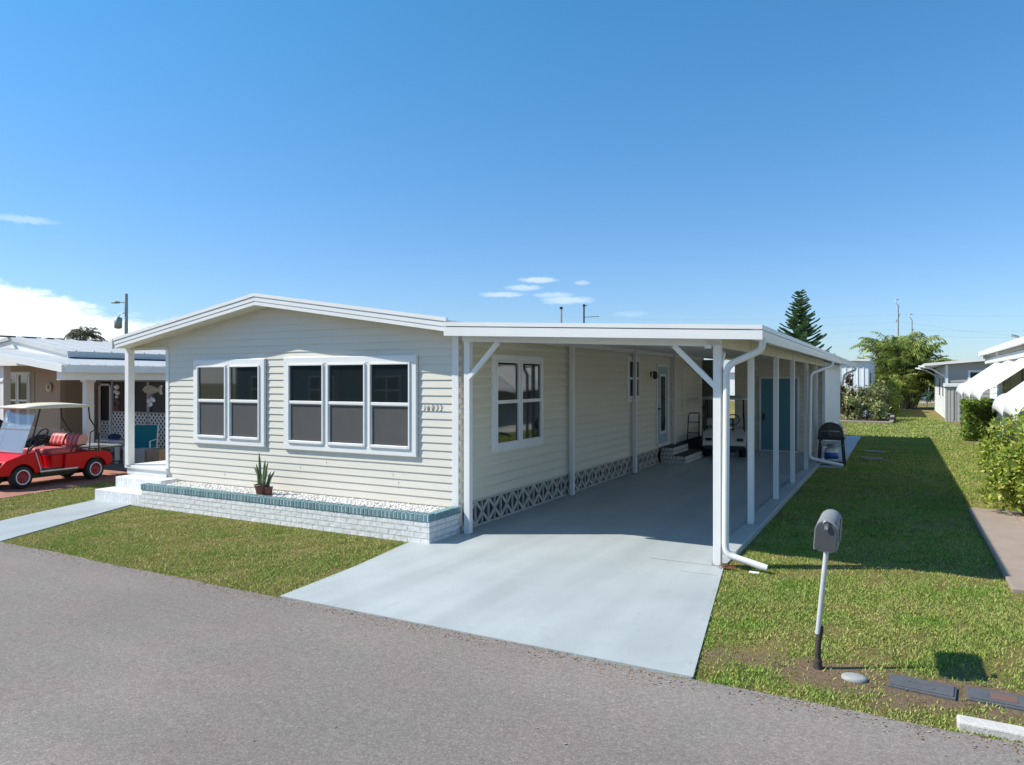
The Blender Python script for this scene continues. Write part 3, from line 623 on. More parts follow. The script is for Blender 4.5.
for (a, b) in (((3.48,-.055,2.02),(3.0,-.055,2.50)),((.20,-.03,2.13),(.66,-.05,2.60)),((3.46,-.02,2.05),(3.46,.42,2.42))):
    mb = MB(); mb.bar(a, b, .052, .06, (0,1,0) if a[1] > -.025 else (0,0,1)); cb_(mb, 'brace', WHITE, bevel=.004)
mb = MB(); mb.box(3.37,3.44,-.13,-.086,2.455,2.50); cb_(mb, 'clip_bracket', VINYL)
def dspout(pts, w=.068, name='downspout'):
    mb = MB()
    P_ = [Vector(p) for p in pts]
    # rounded corners
    out = [P_[0]]
    for i in range(1, len(P_)-1):
        a, b, c = P_[i-1], P_[i], P_[i+1]; r = min(.1, (a-b).length*.45, (c-b).length*.45)
        p0 = b+(a-b).normalized()*r; p1 = b+(c-b).normalized()*r
        for t in (0,.25,.5,.75,1): out.append((p0*(1-t)+b*t)*(1-t)+(b*(1-t)+p1*t)*t)
    out.append(P_[-1]); mb.tube(out, w*.56, 8)
    return cb_(mb, name, WHITE)
dspout([(3.99,-.12,2.56),(3.99,-.12,2.43),(3.61,-.12,2.26),(3.595,-.11,.16),(4.04,-.12,.06)])
dspout([(3.98,9.5,2.56),(3.98,9.5,2.43),(3.58,8.95,2.25),(3.56,8.9,.36),(4.22,9.2,.20)], .075)
dspout([(3.98,20.0,2.56),(3.98,20.0,2.46),(3.6,20.2,2.3),(3.55,20.2,1.9)])
# shed closing the carport
sh = thing('storage_shed', 'cream sided storage shed with a teal door at the back of the carport', 'shed', (2.3,17,0)); SO = Vector((-2.3,-17,0))
mb = MB(); siding(mb, (1.0,13.8,0), (1,0,0), (0,-1,0), 2.43, .02, 2.68, .145, .026, cupped=True); loc(mb, SO).build('front_wall', SIDING2, sh)
mb = MB(); siding(mb, (3.46,13.8,0), (0,1,0), (1,0,0), 6.4, .03, 2.56, .2, .01); mb.box(3.42,3.455,13.805,20.2,0,2.62); loc(mb, SO).build('side_wall', WHITESID, sh)
mb = MB(); mb.prism([(1.0,0),(3.42,0),(3.42,2.65),(1.0,2.755)], 13.81, 13.9, 'XZ'); mb.box(1.0,1.08,13.9,20.2,0,2.68); mb.box(1.0,3.45,20.1,20.2,0,2.68); loc(mb, SO).build('wall_core', WHITESID, sh)
mb = MB(); mb.box(3.40,3.475,13.765,13.80,0,2.58); loc(mb, SO).build('corner_board', WHITE, sh)
mb = MB(); X0, X1 = 1.76, 2.74
mb.box(X0-.06,X0,13.74,13.79,.02,2.2); mb.box(X1,X1+.06,13.74,13.79,.02,2.2); mb.box(X0,X1,13.74,13.79,2.14,2.2); mb.box(X0,X1,13.74,13.79,.0,.05); loc(mb, SO).build('door_frame', WHITE, sh)
mb = MB(); mb.box(X0,X1,13.757,13.785,.05,2.14); dd = loc(mb, SO).build('door', TEALDOOR, sh, bevel=.003)
mb = MB(); mb.box(X0+.05,X0+.10,13.735,13.757,.92,1.12); mb.lathe([(0,0),(.03,0),(.035,.03),(.02,.06),(0,.06)], (X0+.075,13.735,1.02), Matrix.Rotation(R(90), 3, 'X'), 10); loc(mb, SO).build('handle', BLACK, dd)

# steps up to the side door
st = thing('side_door_steps', 'two pale brick steps with dark treads below the side door', 'steps', (.3,10,0)); o = Vector((-.3,-10,0))
loc(MB().box(.02,.66,9.42,11.2,.02,.21), o).build('lower_step', BRICKD, st, bevel=.006)
loc(MB().box(.02,.34,9.45,10.9,.21,.40), o).build('upper_step', BRICKD, st, bevel=.006)
loc(MB().box(.345,.67,9.42,11.2,.211,.222), o).build('tread', DARKSTEP, st); loc(MB().box(.02,.35,9.45,10.9,.401,.412), o).build('tread', DARKSTEP, st)

# ------------------------------------------------------------------ golf carts (local: +x forward, z up)
def wheel(parent, x, y, r, w_, rimc, side, name='wheel'):
    rot = Matrix.Rotation(R(90), 3, 'X')
    t = MB(); t.lathe([(r*.58,-w_/2),(r*.85,-w_/2-.004),(r*.97,-w_*.36),(r,-w_*.2),(r,w_*.2),(r*.97,w_*.36),(r*.85,w_/2+.004),(r*.58,w_/2),(r*.58,-w_/2)], (x,y,r), rot, 28)
    t = t.build('wheel', RUBBER, parent)
    m = MB(); s = side
    m.lathe([(0,s*w_*.40),(r*.18,s*w_*.42),(r*.22,s*w_*.30),(r*.40,s*w_*.26),(r*.50,s*w_*.40),(r*.58,s*w_*.47),(r*.60,s*w_*.5)], (x,y,r), Matrix.Rotation(R(-90), 3, 'X') if False else rot, 28)
    for k in range(8):
        a = k*math.pi/4; m.bar((x+math.cos(a)*r*.15, y-s*w_*.30, r+math.sin(a)*r*.15), (x+math.cos(a)*r*.5, y-s*w_*.36, r+math.sin(a)*r*.5), .02, .02, (0,1,0))
    m.build('rim', rimc, t)
    m = MB(); m.lathe([(r*.55,s*w_*.49),(r*.57,s*w_*.55),(r*.65,s*w_*.55),(r*.66,s*w_*.50)], (x,y,r), rot, 28)
    m.build('rim_ring', VINYL, t)
def arc(cx, cz, r, a0, a1, n=10): return [(cx+r*math.cos(R(a0+(a1-a0)*k/n)), cz+r*math.sin(R(a0+(a1-a0)*k/n))) for k in range(n+1)]
def cart(name, label, loc_, rz, body, seat, rimc, roofm, cargo=True, cat='golf cart'):
    g = thing(name, label, cat, loc_, rz); wy = .47
    # rear body with wheel arch; rear axle x=0, front axle x=1.62
    side = [(-.42,.36),(-.40,.52),(-.30,.585),(.10,.61),(.62,.60),(.70,.60),(.72,.30),(.40,.28)]+arc(0,.21,.285,10,170,12)[0:]
    mb = MB(); mb.prism(side, -.56, .56, 'XZ'); rb = mb.build('rear_body', body, g, bevel=.03, seg=3)
    mb = MB(); mb.prism([(.66,.30),(1.30,.30),(1.32,.34),(.66,.34)], -.5, .5, 'XZ'); mb.build('floor', BLACK, g)
    mb = MB(); mb.box(.25,.98,-.50,.50,.32,.60); mb.build('seat_box', body, g, bevel=.02)
    # front cowl
    side = [(1.22,.30),(1.26,.62),(1.36,.70),(1.62,.66),(1.95,.56),(2.10,.42),(2.12,.32),(2.0,.28)]+arc(1.62,.21,.27,15,165,12)+[(1.28,.28)]
    mb = MB(); mb.prism(side, -.55, .55, 'XZ'); mb.build('front_cowl', body, g, bevel=.04, seg=3)
    mb = MB(); mb.box(2.07,2.16,-.5,.5,.24,.34); mb.box(-.48,-.40,-.5,.5,.28,.36); mb.box(.42,1.25,-.555,-.50,.235,.285); mb.box(.42,1.25,.50,.555,.235,.285); mb.box(-.2,2.0,-.3,.3,.15,.29); mb.build('bumper', BLACK, g, bevel=.01)
    for s in (1,-1):
        mb = MB(); mb.box(.42,1.26,s*.562-.006,s*.562+.006,.285,.312); mb.bar((1.24,s*.565,.30),(1.36,s*.565,.685),.012,.022,(0,1,0)); mb.build('side_trim', VINYL, g)
        mb = MB(); mb.box(1.97,2.075,s*.40-.085,s*.40+.085,.46,.535); mb.build('headlight', BLACK, g, bevel=.02)
    for (x, y, s) in ((0,-wy,1),(0,wy,-1),(1.62,-wy,1),(1.62,wy,-1)): wheel(g, x, y, .225, .19, rimc, s)
    # seats
    mb = MB(); mb.box(.42,1.00,-.50,.50,.60,.71); mb.build('seat_cushion', PINKSEAT if cargo else seat, g, bevel=.04, seg=3)
    for s in (1,-1):
        mb = MB(); mb.prism([(.24,.74),(.36,.72),(.40,.78),(.33,.95),(.25,.985),(.16,.96),(.13,.86)], s*.26-.235, s*.26+.235, 'XZ'); mb.build('seat_back', seat, g, bevel=.045, seg=3)
    for s in (1,-1):
        MB().tube([(.40,s*.40,.60),(.30,s*.40,.72),(.22,s*.40,.92)], .013, 6).build('seat_bracket', BLACK, g)
        MB().tube([(.55,s*.50,.62),(.50,s*.52,.74),(.20,s*.52,.76)], .014, 6).build('armrest', BLACK, g)
    # roof struts
    for s in (1,-1):
        MB().tube([(1.52,s*.52,.66),(1.36,s*.51,1.05),(1.22,s*.50,1.56)], .016, 6).build('roof_strut', BLACK, g)
        MB().tube([(-.12,s*.50,.60),(-.12,s*.50,.98),(.10,s*.50,1.30),(.13,s*.50,1.56)], .016, 6).build('roof_strut', BLACK, g)
    # roof: shallow crowned shell
    mb = MB(); nx, ny = 14, 8; x0, x1, yw = .0, 1.56, .60; vs = []; fs = []
    def rz_(u, v, t): e = 1-.9*max(abs(2*u-1)**6, abs(2*v-1)**6); return 1.545+(.085*(1-(2*u-1)**2*.75)*(1-(2*v-1)**2*.5)+.02)*t*1.0
    for t in (0,1):
        for i in range(nx+1):
            for j in range(ny+1):
                u = i/nx; v = j/ny; sx = 1-.04*abs(2*v-1)**3; vs.append(((x0+x1)/2+(u-.5)*(x1-x0)*sx, (v-.5)*2*yw*(1-.05*abs(2*u-1)**4), rz_(u,v,t)))
    K = (nx+1)*(ny+1); ix = lambda t,i,j: t*K+i*(ny+1)+j
    for t in (0,1):
        for i in range(nx):
            for j in range(ny): fs.append((ix(t,i,j),ix(t,i+1,j),ix(t,i+1,j+1),ix(t,i,j+1)))
    for i in range(nx): fs.append((ix(0,i,0),ix(0,i+1,0),ix(1,i+1,0),ix(1,i,0))); fs.append((ix(0,i,ny),ix(0,i+1,ny),ix(1,i+1,ny),ix(1,i,ny)))
    for j in range(ny): fs.append((ix(0,0,j),ix(0,0,j+1),ix(1,0,j+1),ix(1,0,j))); fs.append((ix(0,nx,j),ix(0,nx,j+1),ix(1,nx,j+1),ix(1,nx,j)))
    mb.add(vs, fs, True); mb.build('roof', roofm, g)
    # windshield in two leaves
    if cargo:
        a, b, c = Vector((1.60,0,.69)), Vector((1.44,0,1.14)), Vector((1.30,0,1.54))
        for p, q in ((a,b),(b,c)):
            mb = MB(); mb.hexa([p+Vector((0,-.51,0)),p+Vector((.006,-.51,0)),q+Vector((.006,-.51,0)),q+Vector((0,-.51,0)),p+Vector((0,.51,0)),p+Vector((.006,.51,0)),q+Vector((.006,.51,0)),q+Vector((0,.51,0))]); mb.build('windshield', WSHIELD, g)
        mb = MB(); mb.bar(b+Vector((.01,-.51,0)), b+Vector((.01,.51,0)), .012, .02); mb.build('windshield_hinge', SILVER, g)
    # steering wheel and column, mirror
    mb = MB(); rr = Matrix.Rotation(R(55), 3, 'Y')
    ring = [Vector((1.02,.22,.98))+rr @ Vector((.17*math.cos(2*math.pi*k/20), .17*math.sin(2*math.pi*k/20), 0)) for k in range(21)]
    mb.tube(ring, .014, 6, False); mb.tube([(1.42,.22,.55),(1.02,.22,.97)], .022, 8)
    for k in (0,7,14): mb.tube([ring[k], (1.02,.22,.98)], .009, 5)
    mb.build('steering_wheel', BLACK, g)
    mb = MB(); mb.box(1.24,1.30,-.60,-.52,1.24,1.34); mb.build('mirror', VINYL if cargo else BLACK, g, bevel=.015)
    if cargo:
        mb = MB(); mb.box(-.72,.10,-.50,.50,.665,.69); mb.build('cargo_deck', SILVER, g, bevel=.006)
        mb = MB()
        for s in (1,-1):
            mb.bar((-.95,s*.46,.655),(.10,s*.46,.655),.03,.025); mb.tube([(-.72,s*.46,.66),(-.74,s*.46,.30)], .013, 6); mb.tube([(.12,s*.52,.62),(.10,s*.52,1.0),(.0,s*.52,1.05)], .012, 6)
        mb.tube([(-.80,-.46,.66),(-.80,-.46,.78),(-.80,.46,.78),(-.80,.46,.66)], .013, 6)
        mb.bar((-.74,-.46,.30),(-.74,.46,.30),.05,.02); mb.build('cargo_frame', BLACK, g)
        mb = MB(); mb.box(.50,.58,-.572,-.563,.40,.50); mb.build('sticker', CREAM, g)
    return g
cart('golf_cart', 'red golf cart with beige roof and red striped seat on the red paver drive', (-10.02,.79,.018), R(-87), RED, REDSEAT, pm('red_rim',(.35,.03,.05),.4), CREAM).scale = (.90,.92,.985)
cart('golf_cart', 'white golf cart parked in shade at the back of the carport', (.85,13.16,.02), R(-79), pm('white_cart_paint',(.62,.62,.60),.35), pm('grey_seat',(.45,.45,.44),.6), SILVER, pm('pale_roof_plastic',(.55,.54,.50),.5), cargo=False)

# parked car beyond the red cart (faces +Y): only its front half is in view
def car(loc_, rz):
    g = thing('parked_car', 'grey car with black tyres parked behind the red golf cart', 'car', loc_, rz)
    PA = pm('grey_car_paint', (.25,.27,.27), .3, .03, coat=.6)
    side = [(-2.2,.35),(-2.25,.75),(-2.1,.95),(-1.2,1.0),(.9,1.0),(1.6,.95),(2.1,.82),(2.22,.6),(2.2,.32)]+[(1.75,.28)]+arc(1.35,.32,.40,5,175,14)+[(.8,.25),(-.8,.25)]+arc(-1.35,.32,.40,5,175,14)+[(-1.85,.3)]
    mb = MB(); mb.prism(side, -.86, .86, 'XZ'); mb.build('body', PA, g, bevel=.07, seg=3)
    mb = MB(); a = [(-1.55,.98),(.95,.98),(.25,1.42),(-.9,1.44)]; n = 4
    vs = [(x,-.80,z) if z < 1.2 else (x,-.62,z) for x,z in a]+[(x,.80,z) if z < 1.2 else (x,.62,z) for x,z in a]
    mb.add(vs, [(0,1,2,3),(4,7,6,5),(0,4,5,1),(1,5,6,2),(2,6,7,3),(3,7,4,0)]); mb.build('windows', GLASS, g, bevel=.03)
    mb = MB(); mb.box(-.95,.28,-.63,.63,1.425,1.455); mb.build('roof', PA, g, bevel=.02)
    for (x, y, s) in ((1.35,-.78,1),(1.35,.78,-1),(-1.35,-.78,1),(-1.35,.78,-1)):
        wheel(g, x, y, .35, .2, SILVER, s)
        mb = MB(); mb.tube([(x+.43*math.cos(R(a)), y-s*.085, .34+.43*math.sin(R(a))) for a in range(-5,190,10)], .05, 8); mb.build('wheel_arch_trim', BLACK, g)
    for s in (1,-1):
        mb = MB(); mb.box(2.02,2.22,s*.62-.13,s*.62+.13,.66,.76); mb.build('headlight', VINYL, g, bevel=.03)
        mb = MB(); mb.box(.62,.74,s*.95-.09,s*.95+.09,.98,1.10); mb.build('mirror', PA, g, bevel=.03)
    return g
car((-12.95,-.22,.02), R(90))

# ------------------------------------------------------------------ gas grill
gr = thing('gas_grill', 'black kettle lidded gas grill on a stand by the second downspout', 'grill', (3.87,10.85,.03))
mb = MB(); n_ = 14
lid = [(.29*math.cos(math.pi*k/n_), .72+.30*math.sin(math.pi*k/n_)**.8*1.1) for k in range(n_+1)]
mb.prism(lid+[(-.29,.70),(.29,.70)], -.26, .26, 'XZ', True); l = mb.build('lid', pm('gloss_black', (.012,.012,.014), .2, coat=.5), gr, bevel=.03)
mb = MB(); mb.tube([(-.18,-.27,.84),(-.18,-.32,.84),(.18,-.32,.84),(.18,-.27,.84)], .012, 6); mb.build('handle', SILVER, l)
mb = MB(); mb.box(-.30,.30,-.25,.25,.62,.715); mb.build('firebox', BLACK, gr, bevel=.01)
mb = MB(); mb.box(-.22,.22,-.262,-.25,.52,.60); mb.box(-.26,.26,-.22,.22,.46,.475); mb.build('control_panel', SILVER, gr)
for sx in (-1,1):
    for sy in (-1,1):
        mb = MB(); mb.bar((sx*.24,sy*.2,.62),(sx*.29,sy*.24,.0),.045,.045); mb.build('leg', BLACK, gr)
mb = MB(); mb.box(-.27,.27,-.22,.22,.07,.09); mb.bar((-.28,-.23,.09),(.28,-.23,.09),.03,.03); mb.build('bottom_shelf', BLACK, gr)
tk = thing('propane_tank', 'white and blue propane tank standing under the black grill', 'gas tank', (3.87,10.80,.12))
mb = MB(); mb.lathe([(0,0),(.13,.0),(.155,.05),(.157,.25),(.14,.31),(.07,.35),(0,.36)], (0,0,0), None, 24); t = mb.build('tank', VINYL, tk)
mb = MB(); mb.lathe([(.159,.07),(.160,.07),(.160,.22),(.159,.22)], (0,0,0), None, 24); mb.build('blue_label', pm('blue_label_paint', (.03,.09,.35), .4), tk)
mb = MB(); mb.lathe([(.10,.34),(.10,.42),(.09,.42),(.09,.34)], (0,0,0), None, 16); mb.lathe([(0,.35),(.03,.35),(.03,.42),(0,.42)], (0,0,0), None, 8); mb.build('collar', SILVER, tk)
# hose reel by the house under the carport
hr = thing('hand_truck', 'dark upright hand truck standing beside the white golf cart', 'hand truck', (.26,11.72,.02))
mb = MB()
for s in (-1,1): mb.tube([(s*.16,.0,.05),(s*.15,.12,1.05)], .018, 6)
for z in (.3,.6,.9): mb.tube([(-.16,.03+z*.1,z),(.16,.03+z*.1,z)], .012, 6)
mb.tube([(-.15,.12,1.05),(-.13,.2,1.15),(.13,.2,1.15),(.15,.12,1.05)], .018, 6); mb.build('frame', BLACK, hr)
mb = MB(); mb.box(-.2,.2,-.22,.02,.02,.035); mb.build('toe_plate', GALV, hr)
for s in (-1,1):
    mb = MB(); mb.lathe([(0,-.03),(.10,-.03),(.13,-.02),(.13,.02),(.10,.03),(0,.03)], (s*.22,.08,.13), Matrix.Rotation(R(90), 3, 'Y'), 18); mb.build('wheel', RUBBER, hr)

# ------------------------------------------------------------------ mailbox, lids, kerb
mbx = thing('mailbox', 'grey metal arched mailbox on a thin leaning post by the road', 'mailbox', (4.77,-2.61,0))
top_ = Vector((.06,.04,.90))
mb = MB(); mb.tube([(0,0,.25), top_], .018, 12); mb.build('post', pm('bright_galvanised', (.55,.56,.57), .45, .1, 12, metal=.3, dirt=.3, dirtc=(.35,.34,.32)), mbx)
mb = MB(); mb.tube([(0,0,-.05),(.0,0,.06),(.004,0,.20),top_*.30,top_*.34], [.023,.021,.0205,.020,.019], 12); mb.tube([(0,0,-.02),(0,0,.05),(.01,.0,.07)], [.036,.030,.024], 12); mb.build('lower_sleeve', pm('rusty_dark_sleeve', (.045,.035,.03), .8, .4, 14, bump=.6), mbx)
Mb = Matrix.Translation(top_) @ Matrix.Scale(.92, 4) @ Matrix.Rotation(R(4), 4, 'Y') @ Matrix.Rotation(R(.5), 4, 'Z')
hw = .083; hh = .15
prof = [(-hw,0),(hw,0),(hw,hh)]+[(hw*math.cos(math.pi*k/14), hh+hw*math.sin(math.pi*k/14)) for k in range(1,14)]+[(-hw,hh)]
prof2 = [(u*1.06, v*1.03-.004) for u, v in prof]
mb = MB(); mb.M = Mb; mb.prism(prof, -.24, .30, 'XZ', True); bo = mb.build('box', pm('grey_mailbox_paint', (.24,.245,.25), .6, .12, 9, metal=.1, dirt=.25, dirtc=(.2,.19,.18)), mbx, bevel=.003)
mb = MB(); mb.M = Mb; mb.prism([(u*.90, .008+v*.93) for u, v in prof], -.250, -.236, 'XZ', False); mb.build('door', pm('dull_grey_door_paint', (.075,.077,.083), .55, .08, 9, metal=.2), mbx, bevel=.005)
mb = MB(); mb.M = Mb; mb.tube([(-.02,-.27,hh+hw*.72),(-.02,-.285,hh+hw*.9),(.0,-.26,hh+hw*1.05)], .006, 6); mb.box(-.012,.012,-.272,-.262,hh+.02,hh+.06); mb.build('latch', SILVER, bo)
mb = MB(); mb.M = Mb; mb.box(hw+.004,hw+.009,-.17,-.14,.07,.24); mb.box(hw+.004,hw+.009,-.17,-.09,.21,.25); mb.build('flag', BLACK, bo)
mb = MB(); mb.M = Mb; mb.box(-.05,.05,-.2,.2,-.018,.0); mb.build('mounting_plate', GALV, mbx)
lid = MB(); lid.lathe([(0,.022),(.05,.018),(.07,.014),(.082,.006),(.084,-.01)], (0,0,0), None, 28); c = lid.build('valve_cover', pm('pale_plastic_cover', (.30,.31,.30), .6, .1, 12, dirt=.4, dirtc=(.3,.27,.22)))
c.location = (5.015,-2.70,.012); c.scale = (1,.8,1); tag(c, 'small round pale plastic cover lying flat beside the mailbox post', 'utility cover')
METER = pm('dark_grey_meter_lid', (.085,.09,.10), .7, .15, 14, bump=.4, bscale=80, dirt=.3, dirtc=(.16,.13,.11))
for i, (x, y, rz, lb) in enumerate(((5.43,-2.64,-5,'dark grey rectangular utility box lid with a straight row of notches, nearest the mailbox'),(5.89,-2.62,-2,'dark grey utility box lid with a brown stain, farthest from the mailbox'))):
    g = thing('utility_box', lb, 'utility box', (x,y,0), R(rz), 'utility boxes by the road')
    mb = MB(); mb.box(-.20,.20,-.11,.11,-.03,.018); mb.build('rim', METER, g, bevel=.006)
    mb = MB(); mb.box(-.185,.185,-.095,.095,.017,.025); mb.box(.05,.075,-.05,-.03,.025,.030); mb.box(-.09,-.07,.0,.02,.025,.029); l = mb.build('lid', METER, g, bevel=.003)
    if i: MB().box(-.07,.08,-.06,.05,.0251,.0275).build('brown_plate', pm('rust_brown', (.16,.09,.07), .8), g)
mb = MB(); mb.box(5.60,6.05,-3.22,-3.10,-.02,.055); mb.box(6.055,7.2,-3.22,-3.10,-.02,.052)
k = mb.build('kerb', pm('white_painted_kerb', (.52,.50,.47), .8, .1, 10, bump=.5, bscale=50, dirt=.6, dirtc=(.3,.28,.25)), bevel=.012); tag(k, kind='structure')
# stone and leaf litter by the downspout
lit = MB()
for i in range(70):
    x = 3.62+random.gauss(0,.05); y = -.15+random.gauss(0,.04); z = .03+abs(random.gauss(0,.015)); a = random.uniform(0,6.28); r = .018
    d = Vector((math.cos(a),math.sin(a),random.uniform(-.4,.6)))*r; e_ = Vector((-math.sin(a),math.cos(a),random.uniform(-.3,.3)))*r*.6; p = Vector((x,y,z))
    lit.add([p-d,p+e_,p+d,p-e_], [(0,1,2,3)])
tag(lit.build('leaf_litter', leafmat('dry_leaves', [(.35,.10,.04),(.25,.09,.05),(.42,.2,.1)], .7)), 'dry red brown leaves piled at the foot of the corner downspout', 'leaf litter', kind='stuff')
tag(MB().box(3.86,3.97,-.2,-.15,.0,.02).build('stone_chip', VINYL, bevel=.006), 'small white flat stone under the corner downspout outlet', 'stone')

# ------------------------------------------------------------------ left neighbour
nb = thing('neighbour_house', 'tan neighbouring home with white metal roof, lattice porch screens and round wall plaque', 'house', (-14,6,0)); NO = Vector((14,-6,0))
def nbd(mb, name, m, parent=None, bevel=0): return loc(mb, NO).build(name, m, parent or nb, bevel)
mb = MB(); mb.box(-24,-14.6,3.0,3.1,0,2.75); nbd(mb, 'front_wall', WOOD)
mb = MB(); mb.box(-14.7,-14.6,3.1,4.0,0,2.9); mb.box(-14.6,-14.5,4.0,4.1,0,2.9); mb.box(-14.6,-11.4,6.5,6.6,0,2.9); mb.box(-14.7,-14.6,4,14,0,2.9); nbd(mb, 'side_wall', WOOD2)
mb = MB(); mb.box(-14.72,-14.585,2.97,3.0,0,2.6); mb.box(-16.05,-15.85,2.985,3.0,.5,2.35); nbd(mb, 'corner_board', pm('light_tan_trim', (.38,.30,.22), .7))
window(nb, Vector((-17.2,3.0,.7))+NO, (1,0,0), (0,-1,0), 1.15, 1.62, 2, split=True, screen=False, casing=.05)
# roof: ridge along Y, eave at X=-10.6
def slab(pts, y0, y1, th, name, m):
    mb = MB(); (x0,z0),(x1,z1) = pts; mb.prism([(x0,z0-th),(x1,z1-th),(x1,z1),(x0,z0)], y0, y1, 'XZ'); return nbd(mb, name, m)
slab(((-12.4,2.80),(-15.0,3.22)), 1.9, 19, .09, 'main_roof', METROOF); slab(((-15.0,3.22),(-22,2.4)), 1.9, 19, .09, 'main_roof', METROOF)
slab(((-10.60,2.42),(-15.0,2.93)), .80, 18, .10, 'porch_roof', METROOF)
mb = MB(); mb.prism([(-12.45,2.45),(-18,2.5),(-18,2.78),(-15,3.12),(-12.45,2.72)], 1.95, 2.0, 'XZ'); nbd(mb, 'gable_infill', WHITE)
mb = MB()
y = .9
while y < 17: mb.hexa([(-10.6,y,2.42),(-10.6,y+.03,2.42),(-10.98,y+.03,2.48),(-10.98,y,2.48),(-10.6,y,2.45),(-10.6,y+.03,2.45),(-10.98,y+.03,2.51),(-10.98,y,2.51)]); y += .4
nbd(mb, 'roof_seam', METROOF)
mb = MB(); mb.box(-10.64,-10.56,.80,18,2.27,2.43); nbd(mb, 'gutter', WHITE)
mb = MB(); mb.prism([(-10.6,2.27),(-15.0,2.80),(-15.0,2.93),(-10.6,2.43)], .74, .80, 'XZ'); nbd(mb, 'rake_fascia', WHITE)
mb = MB(); mb.box(-10.95,-10.75,.84,12,2.10,2.34); mb.box(-14.5,-11.7,3.96,4.04,2.10,2.32); nbd(mb, 'porch_beam', WHITE)
y = 1.5; mb = MB()
mb.box(-12.41, -12.38, 1.9, 19, 2.655, 2.795); y = 2.1
while y < 18.8: mb.hexa([(-12.4,y,2.80),(-12.4,y+.03,2.80),(-15,y+.03,3.22),(-15,y,3.22),(-12.4,y,2.83),(-12.4,y+.03,2.83),(-15,y+.03,3.25),(-15,y,3.25)]); y += .45
nbd(mb, 'eave_trim', METROOF)
mb = MB(); y = 1.6
while y < 18.5: mb.box(-15.06,-14.94,y,y+.45,3.21,3.245); y += .62
nbd(mb, 'ridge_cap', DARKSTEP)
for (x, y) in ((-11.72,2.0),(-15.75,2.2)):
    mb = MB(); mb.box(x-.09,x+.09,y-.09,y+.09,.0,2.6 if x < -13 else 2.25); mb.box(x-.12,x+.12,y-.12,y+.12,2.05,2.12); mb.box(x-.12,x+.12,y-.12,y+.12,.0,.1); nbd(mb, 'column', WHITE, bevel=.01)
# plaque
mb = MB(); mb.lathe([(0,0),(.10,0),(.13,.01),(.13,.025),(0,.026)], (-15.1,2.97,1.90), Matrix.Rotation(R(90), 3, 'X'), 24); pq = nbd(mb, 'wall_plaque', CREAM)
mb = MB(); mb.lathe([(.0,.027),(.055,.027),(.06,.03),(0,.031)], (-15.1,2.97,1.90), Matrix.Rotation(R(90), 3, 'X'), 20); nbd(mb, 'plaque_centre', WOOD2, pq)
# lanai screens with lattice
mb = MB(); mb.box(-14.5,-11.3,4.02,4.03,.2,2.15); nbd(mb, 'insect_screen', pm('dark_screen', (.035,.03,.028), .6))
mb = MB()
for x in (-14.5,-13.92,-13.0,-12.35,-11.4): mb.box(x-.03,x+.03,3.97,4.02,.1,2.15)
mb.box(-14.5,-11.3,3.97,4.02,2.06,2.12); mb.box(-13.9,-11.3,3.97,4.02,1.20,1.24); mb.box(-13.9,-11.3,3.97,4.02,.2,.26); mb.box(-14.5,-13.9,3.97,4.02,.93,.97); mb.box(-14.5,-13.9,3.97,4.02,.2,.26)
nbd(mb, 'screen_frame', pm('grey_white_frame', (.42,.42,.41), .6))
def lattice(x0, x1, z0, z1):
    mb = MB(); s = .15; n = int((x1-x0+(z1-z0))/s)+2
    for k in range(n):
        for sg in (1,-1):
            c = x0-(z1-z0)+k*s if sg == 1 else x0+k*s
            pts = []
            # line x = c + sg*(z-z0) clipped
            za, zb = z0, z1
            if sg == 1: za = max(z0, z0+(x0-c)); zb = min(z1, z0+(x1-c))
            else: za = max(z0, z0+(c-x1)); zb = min(z1, z0+(c-x0))
            if zb-za > .03: mb.bar((c+sg*(za-z0), 3.985+.006*sg, za), (c+sg*(zb-z0), 3.985+.006*sg, zb), .042, .008, (0,1,0))
    m_ = mb; return nbd(m_, 'lattice_panel', WHITE)
lattice(-13.9,-11.4,.26,1.20); lattice(-14.47,-13.93,.26,.93)
mb = MB(); mb.box(-14.47,-14.41,3.95,3.975,.2,2.0); mb.box(-13.99,-13.93,3.95,3.975,.2,2.0); mb.box(-14.47,-13.93,3.95,3.975,1.94,2.0); nbd(mb, 'screen_door', WHITE)
mb = MB(); mb.box(-14.5,-9.0,2.0,12,-.02,.03); nbd(mb, 'porch_slab', pm('dark_slab', (.16,.15,.14), .8, .1, 3))

# chair, table, boxes and ornaments on that porch
def chair(name, label, loc_, rz, cush):
    c = thing(name, label, 'chair', loc_, rz); c.scale = (1,1,.95)
    mb = MB()
    for s in (-1,1):
        mb.tube([(s*.30,-.25,0),(s*.30,-.25,.60),(s*.30,.22,.62)], .018, 6); mb.tube([(s*.30,.22,0),(s*.30,.20,.45),(s*.28,.34,.98)], .018, 6); mb.tube([(s*.30,-.25,.12),(s*.30,.22,.12)], .014, 6)
    for z, y in ((.12,-.25),(.12,.22),(.40,-.24)): mb.tube([(-.30,y,z),(.30,y,z)], .016, 6)
    mb.build('frame', VINYL, c)
    mb = MB(); mb.box(-.27,.27,-.24,.22,.41,.50); mb.build('seat', cush, c, bevel=.02)
    mb = MB(); mb.hexa([(-.27,.18,.48),(.27,.18,.48),(.27,.25,.48),(-.27,.25,.48),(-.27,.30,.98),(.27,.30,.98),(.27,.37,.98),(-.27,.37,.98)]); mb.build('backrest', cush, c, bevel=.02)
    return c
chair('patio_chair', 'teal cushioned white patio chair in front of the lattice screen', (-11.2,3.0,.03), R(35), TEALFAB)
tb = thing('patio_table', 'small white patio table beside the teal chair', 'table', (-12.15,3.0,.03))
mb = MB(); mb.box(-.42,.42,-.3,.3,.52,.56); mb.build('tabletop', VINYL, tb, bevel=.006)
